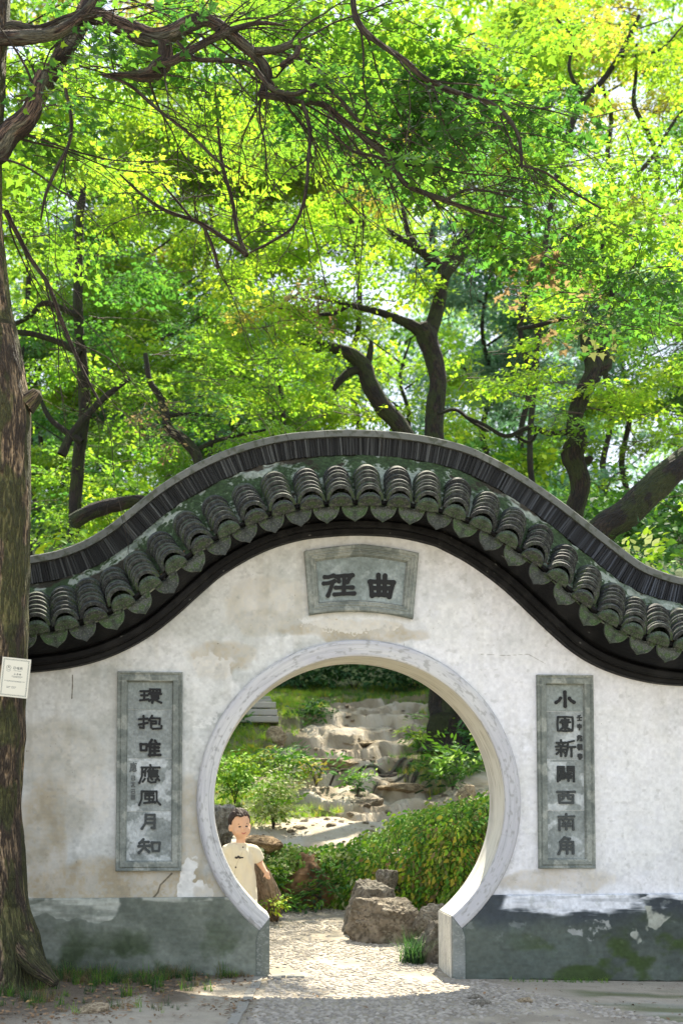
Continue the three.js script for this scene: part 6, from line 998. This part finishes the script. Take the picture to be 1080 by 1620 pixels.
const cap = (p, a, b, r0, r1) => { const ab = [b[0] - a[0], b[1] - a[1], b[2] - a[2]], ap = [p[0] - a[0], p[1] - a[1], p[2] - a[2]], t = clamp((ab[0] * ap[0] + ab[1] * ap[1] + ab[2] * ap[2]) / (ab[0] ** 2 + ab[1] ** 2 + ab[2] ** 2)); return Math.hypot(ap[0] - t * ab[0], ap[1] - t * ab[1], ap[2] - t * ab[2]) - lerp(r0, r1, t); };
const ell = (p, c, r) => { const q = [(p[0] - c[0]) / r[0], (p[1] - c[1]) / r[1], (p[2] - c[2]) / r[2]], k0 = Math.hypot(...q), k1 = Math.hypot(q[0] / r[0], q[1] / r[1], q[2] / r[2]); return k0 < 1e-6 ? -Math.min(...r) : k0 * (k0 - 1) / k1; };
{
  const z = -1.55, c = at(380, 1480, z), kid = thing('person', V(c.x, ground(c.x, z), z), 'small child in a cream frog-buttoned shirt and shorts stepping in from behind the left side of the gate', 'person');
  kid.userData.label = 'small child in cream shirt and shorts looking out past the left side of the gate';
  const J = { sh: [0.108, 0.762, 0], shL: [-0.108, 0.765, -0.01], el: [0.172, 0.662, -0.03], wr: [0.226, 0.578, 0.035], elL: [-0.15, 0.65, 0], wrL: [-0.16, 0.55, 0.06], hip: [0.062, 0.42, 0], hipL: [-0.062, 0.42, 0], kn: [0.085, 0.27, 0.055], knL: [-0.065, 0.26, -0.01], an: [0.095, 0.07, 0.0], anL: [-0.075, 0.065, -0.11] };
  const yaw = 0.30, turn = (p) => { const x = p[0], y = p[1] - 0.86, zz = p[2], a = Math.cos(yaw), b = Math.sin(yaw), r = 0.05; const x1 = a * x - b * zz, z1 = b * x + a * zz; return [x1 * Math.cos(r) + y * Math.sin(r), 0.86 - x1 * Math.sin(r) + y * Math.cos(r), z1 - 0.0]; };
  const headAt = (x, y, zz) => { const a = Math.cos(yaw), b = Math.sin(yaw), r = 0.05, x0 = x * Math.cos(r) - (y - 0.86) * Math.sin(r), y0 = 0.86 + x * Math.sin(r) + (y - 0.86) * Math.cos(r); return V(a * x0 + b * zz, y0, -b * x0 + a * zz); };
  const head = (q) => { const p = turn(q); let d = ell(p, [0, 1.005, -0.008], [0.090, 0.104, 0.098]); d = smin(d, ell(p, [0, 0.925, 0.022], [0.072, 0.060, 0.068]), 0.05); for (const s of [-1, 1]) { d = smin(d, Math.hypot(p[0] - s * 0.042, p[1] - 0.926, p[2] - 0.055) - 0.030, 0.025); d = smin(d, ell(p, [s * 0.092, 0.955, -0.008], [0.014, 0.030, 0.020]), 0.012); d = Math.max(d, -(ell(p, [s * 0.031, 0.966, 0.094], [0.017, 0.008, 0.012]))); } d = smin(d, ell(p, [0, 0.945, 0.088], [0.013, 0.013, 0.014]), 0.014); d = smin(d, cap(p, [0, 0.978, 0.080], [0, 0.95, 0.088], 0.007, 0.009), 0.012); d = smin(d, ell(p, [0, 0.912, 0.080], [0.024, 0.008, 0.010]), 0.012); return d; };
  const hand = (p, w, s, dir) => { const e = [w[0] + 0.020 * dir[0], w[1] + 0.024 * dir[1], w[2] + 0.02 * dir[2]], tip = (k, l) => [e[0] + 0.010 * (k - 1.5) * s * 0.9 + dir[0] * l * 0.6, e[1] - 0.010 + dir[1] * l, e[2] + 0.006 * (k - 1.5) + dir[2] * l]; let d = ell(p, e, [0.024, 0.027, 0.018]); for (let k = 0; k < 4; k++) { const m = tip(k, 0.022), t2 = tip(k, [0.036, 0.042, 0.040, 0.032][k]); t2[2] -= 0.008; d = smin(d, Math.min(cap(p, [e[0] + 0.009 * (k - 1.5) * s, e[1] - 0.01, e[2]], m, 0.0075, 0.007), cap(p, m, t2, 0.007, 0.0058)), 0.006); } return smin(d, cap(p, [e[0] - 0.018 * s, e[1] + 0.008, e[2] + 0.006], [e[0] - 0.032 * s, e[1] - 0.020, e[2] + 0.016], 0.0078, 0.006), 0.008); };
  const skinF = (x, y, zz) => { const p = [x, y, zz]; let d = head(p); d = smin(d, cap(p, [0, 0.79, -0.01], [0.004, 0.90, 0.0], 0.040, 0.038), 0.03); d = smin(d, ell(p, [0, 0.68, 0], [0.10, 0.12, 0.07]), 0.06); d = smin(d, ell(p, [0, 0.50, 0], [0.095, 0.13, 0.072]), 0.06);
    for (const [a, b, e] of [[J.sh, J.el, J.wr], [J.shL, J.elL, J.wrL]]) { d = smin(d, cap(p, a, b, 0.036, 0.030), 0.03); d = smin(d, cap(p, b, e, 0.030, 0.019), 0.012); }
    for (const [a, b, e] of [[J.hip, J.kn, J.an], [J.hipL, J.knL, J.anL]]) { d = smin(d, cap(p, a, b, 0.062, 0.044), 0.03); d = smin(d, cap(p, b, e, 0.042, 0.027), 0.015); d = smin(d, cap(p, [e[0], 0.035, e[2]], [e[0], 0.028, e[2] + 0.09], 0.028, 0.024), 0.02); }
    d = smin(d, hand(p, J.wr, 1, [0.6, -0.7, 0.35]), 0.012); return smin(d, hand(p, J.wrL, -1, [-0.2, -0.9, 0.3]), 0.012); };
  const skin = mat('skin', [0.62, 0.37, 0.24], 0.55, { sheen: 0.2 }), cloth = mat('cream_cotton', [0.64, 0.575, 0.44], 0.95, { bumpMap: grain, bumpScale: 0.002 }), hairM = mat('dark_hair', [0.03, 0.019, 0.015], 0.65, { specularIntensity: 0.5 }), ink2 = mat('dark_brown', [0.02, 0.014, 0.012], 0.4);
  const body = part('body', sdfGeo(skinF, [-0.26, -0.02, -0.2], [0.30, 1.14, 0.2], 0.0065), skin, kid);
  const fold = (x, y, zz) => (fbm3(x * 16, y * 9, zz * 16, 2) - 0.5) * 0.036;
  const shirtF = (x, y, zz) => { const p = [x, y, zz]; let d = cap(p, [0, 0.72, 0], [0, 0.66, 0.0], 0.098, 0.105); d = smin(d, ell(p, [0, 0.62, 0.005], [0.112, 0.18, 0.092]), 0.05); d = smin(d, ell(p, [0.005, 0.46, 0.005], [0.125, 0.20, 0.10]), 0.06); d = smin(d, cap(p, [-0.07, 0.79, 0], [0.07, 0.79, 0], 0.028, 0.028), 0.06); d = smin(d, cap(p, [0, 0.80, -0.008], [0, 0.822, -0.006], 0.050, 0.046), 0.02);
    for (const [a, b] of [[J.sh, J.el], [J.shL, J.elL]]) { const s = cap(p, a, b, 0.050, 0.052), ax = [b[0] - a[0], b[1] - a[1], b[2] - a[2]], L = Math.hypot(...ax), t = ((x - a[0]) * ax[0] + (y - a[1]) * ax[1] + (zz - a[2]) * ax[2]) / L; d = smin(d, Math.max(s, t - L * 0.86), 0.03); }
    return Math.max(d + fold(x, y, zz), 0.395 + 0.012 * Math.sin(x * 30) - y, y - 0.828); };
  const shirt = part('shirt', sdfGeo(shirtF, [-0.26, 0.36, -0.16], [0.28, 0.86, 0.16], 0.0075), cloth, kid);
  const shortsF = (x, y, zz) => { const p = [x, y, zz]; let d = 9; for (const [a, b] of [[J.hip, J.kn], [J.hipL, J.knL]]) { const ax = [b[0] - a[0], b[1] - a[1], b[2] - a[2]], L = Math.hypot(...ax), t = ((x - a[0]) * ax[0] + (y - a[1]) * ax[1] + (zz - a[2]) * ax[2]) / L; d = Math.min(d, Math.max(cap(p, a, b, 0.082, 0.070), t - L * 0.92)); } return smin(d, ell(p, [0, 0.44, 0], [0.108, 0.08, 0.082]), 0.03) + fold(x + 3, y, zz); };
  part('shorts', sdfGeo(shortsF, [-0.2, 0.22, -0.14], [0.22, 0.54, 0.18], 0.0075), cloth, kid);
  const hairF = (x, y, zz) => { const p = turn([x, y, zz]), line = lerp(lerp(0.925, 0.985, smooth(-0.07, 0.0, p[2])), 1.052, smooth(0.01, 0.065, p[2])) - 0.02 * Math.max(0, p[0]) * 6 * smooth(0.03, 0.08, p[2]); const tuft = (fbm3(p[0] * 60, p[1] * 22, p[2] * 60, 3) - 0.5) * 0.02; return Math.max(ell(p, [0, 1.014, -0.014], [0.098, 0.110, 0.108]) + tuft, (line - p[1]) * 0.8 + tuft); };
  part('hair', sdfGeo(hairF, [-0.13, 0.88, -0.15], [0.14, 1.16, 0.14], 0.005), hairM, kid);
  const put = (name, geo, m, x, y, zz, rot = 0) => { const o = part(name, geo, m, kid); o.position.copy(headAt(x, y, zz)); o.rotation.set(0, yaw, 0.05 + rot, 'YXZ'); return o; };
  for (const s of [-1, 1]) { put('eye', new THREE.SphereGeometry(1, 12, 8).scale(0.0145, 0.0066, 0.007), ink2, s * 0.031, 0.965, 0.083); put('eyebrow', new THREE.SphereGeometry(1, 10, 6).scale(0.016, 0.003, 0.004), hairM, s * 0.032, 0.988, 0.081, s * -0.08); }
  put('mouth', new THREE.TorusGeometry(0.021, 0.0042, 6, 14, 2.2).rotateZ(Math.PI * 1.5 - 1.1), mat('lips', [0.42, 0.13, 0.10], 0.5), 0, 0.926, 0.0935);
  const front = (x, y) => { let zz = 0.16; while (zz > 0 && shirtF(x, y, zz) > 0) zz -= 0.002; return zz; };
  const placket = []; for (let i = 0; i <= 8; i++) { const u = i / 8, x = lerp(0.022, -0.052, smooth(0, 0.55, u)), y = lerp(0.80, 0.42, u); placket.push({ v: V(x, y, front(x, y) + 0.001), r: 0.0022 }); }
  part('placket', limbGeo(placket, { seg: 6, lump: 0, step: 0.02 }), mat('cream_edge', [0.48, 0.42, 0.32], 0.95), kid);
  for (const [x, y] of [[0.020, 0.79], [-0.046, 0.625], [-0.044, 0.54]]) { const o = part('button', new THREE.SphereGeometry(0.0075, 10, 8).scale(1, 1, 0.6), ink2, kid); o.position.set(x, y, front(x, y) + 0.003); }
  const knot = []; for (const [x, y] of [[-0.052, 0.708], [-0.036, 0.704], [-0.022, 0.716], [-0.010, 0.704], [0.006, 0.706], [0.020, 0.705]]) knot.push({ v: V(x, y, front(x, y) + 0.004), r: x < -0.008 ? 0.0085 : 0.005 }); part('frog_fastening', limbGeo(knot, { seg: 8, lump: 0, step: 0.006 }), ink2, kid);
  const shoe = mat('white_shoe', [0.6, 0.58, 0.52], 0.7); for (const e of [J.an, J.anL]) { const o = part('shoe', sdfGeo((x, y, zz) => Math.max(smin(cap([x, y, zz], [0, 0.03, -0.02], [0, 0.026, 0.09], 0.037, 0.033), cap([x, y, zz], [0, 0.03, -0.01], [0, 0.07, -0.012], 0.034, 0.030), 0.02), -y + 0.0, y - 0.075), [-0.06, -0.02, -0.08], [0.06, 0.1, 0.15], 0.006), shoe, kid); o.position.set(e[0], 0.0, e[2]); }
  kid.rotation.y = 0.02; kid.scale.set(0.94, 1, 0.94);
}

renderer.render(scene, camera);
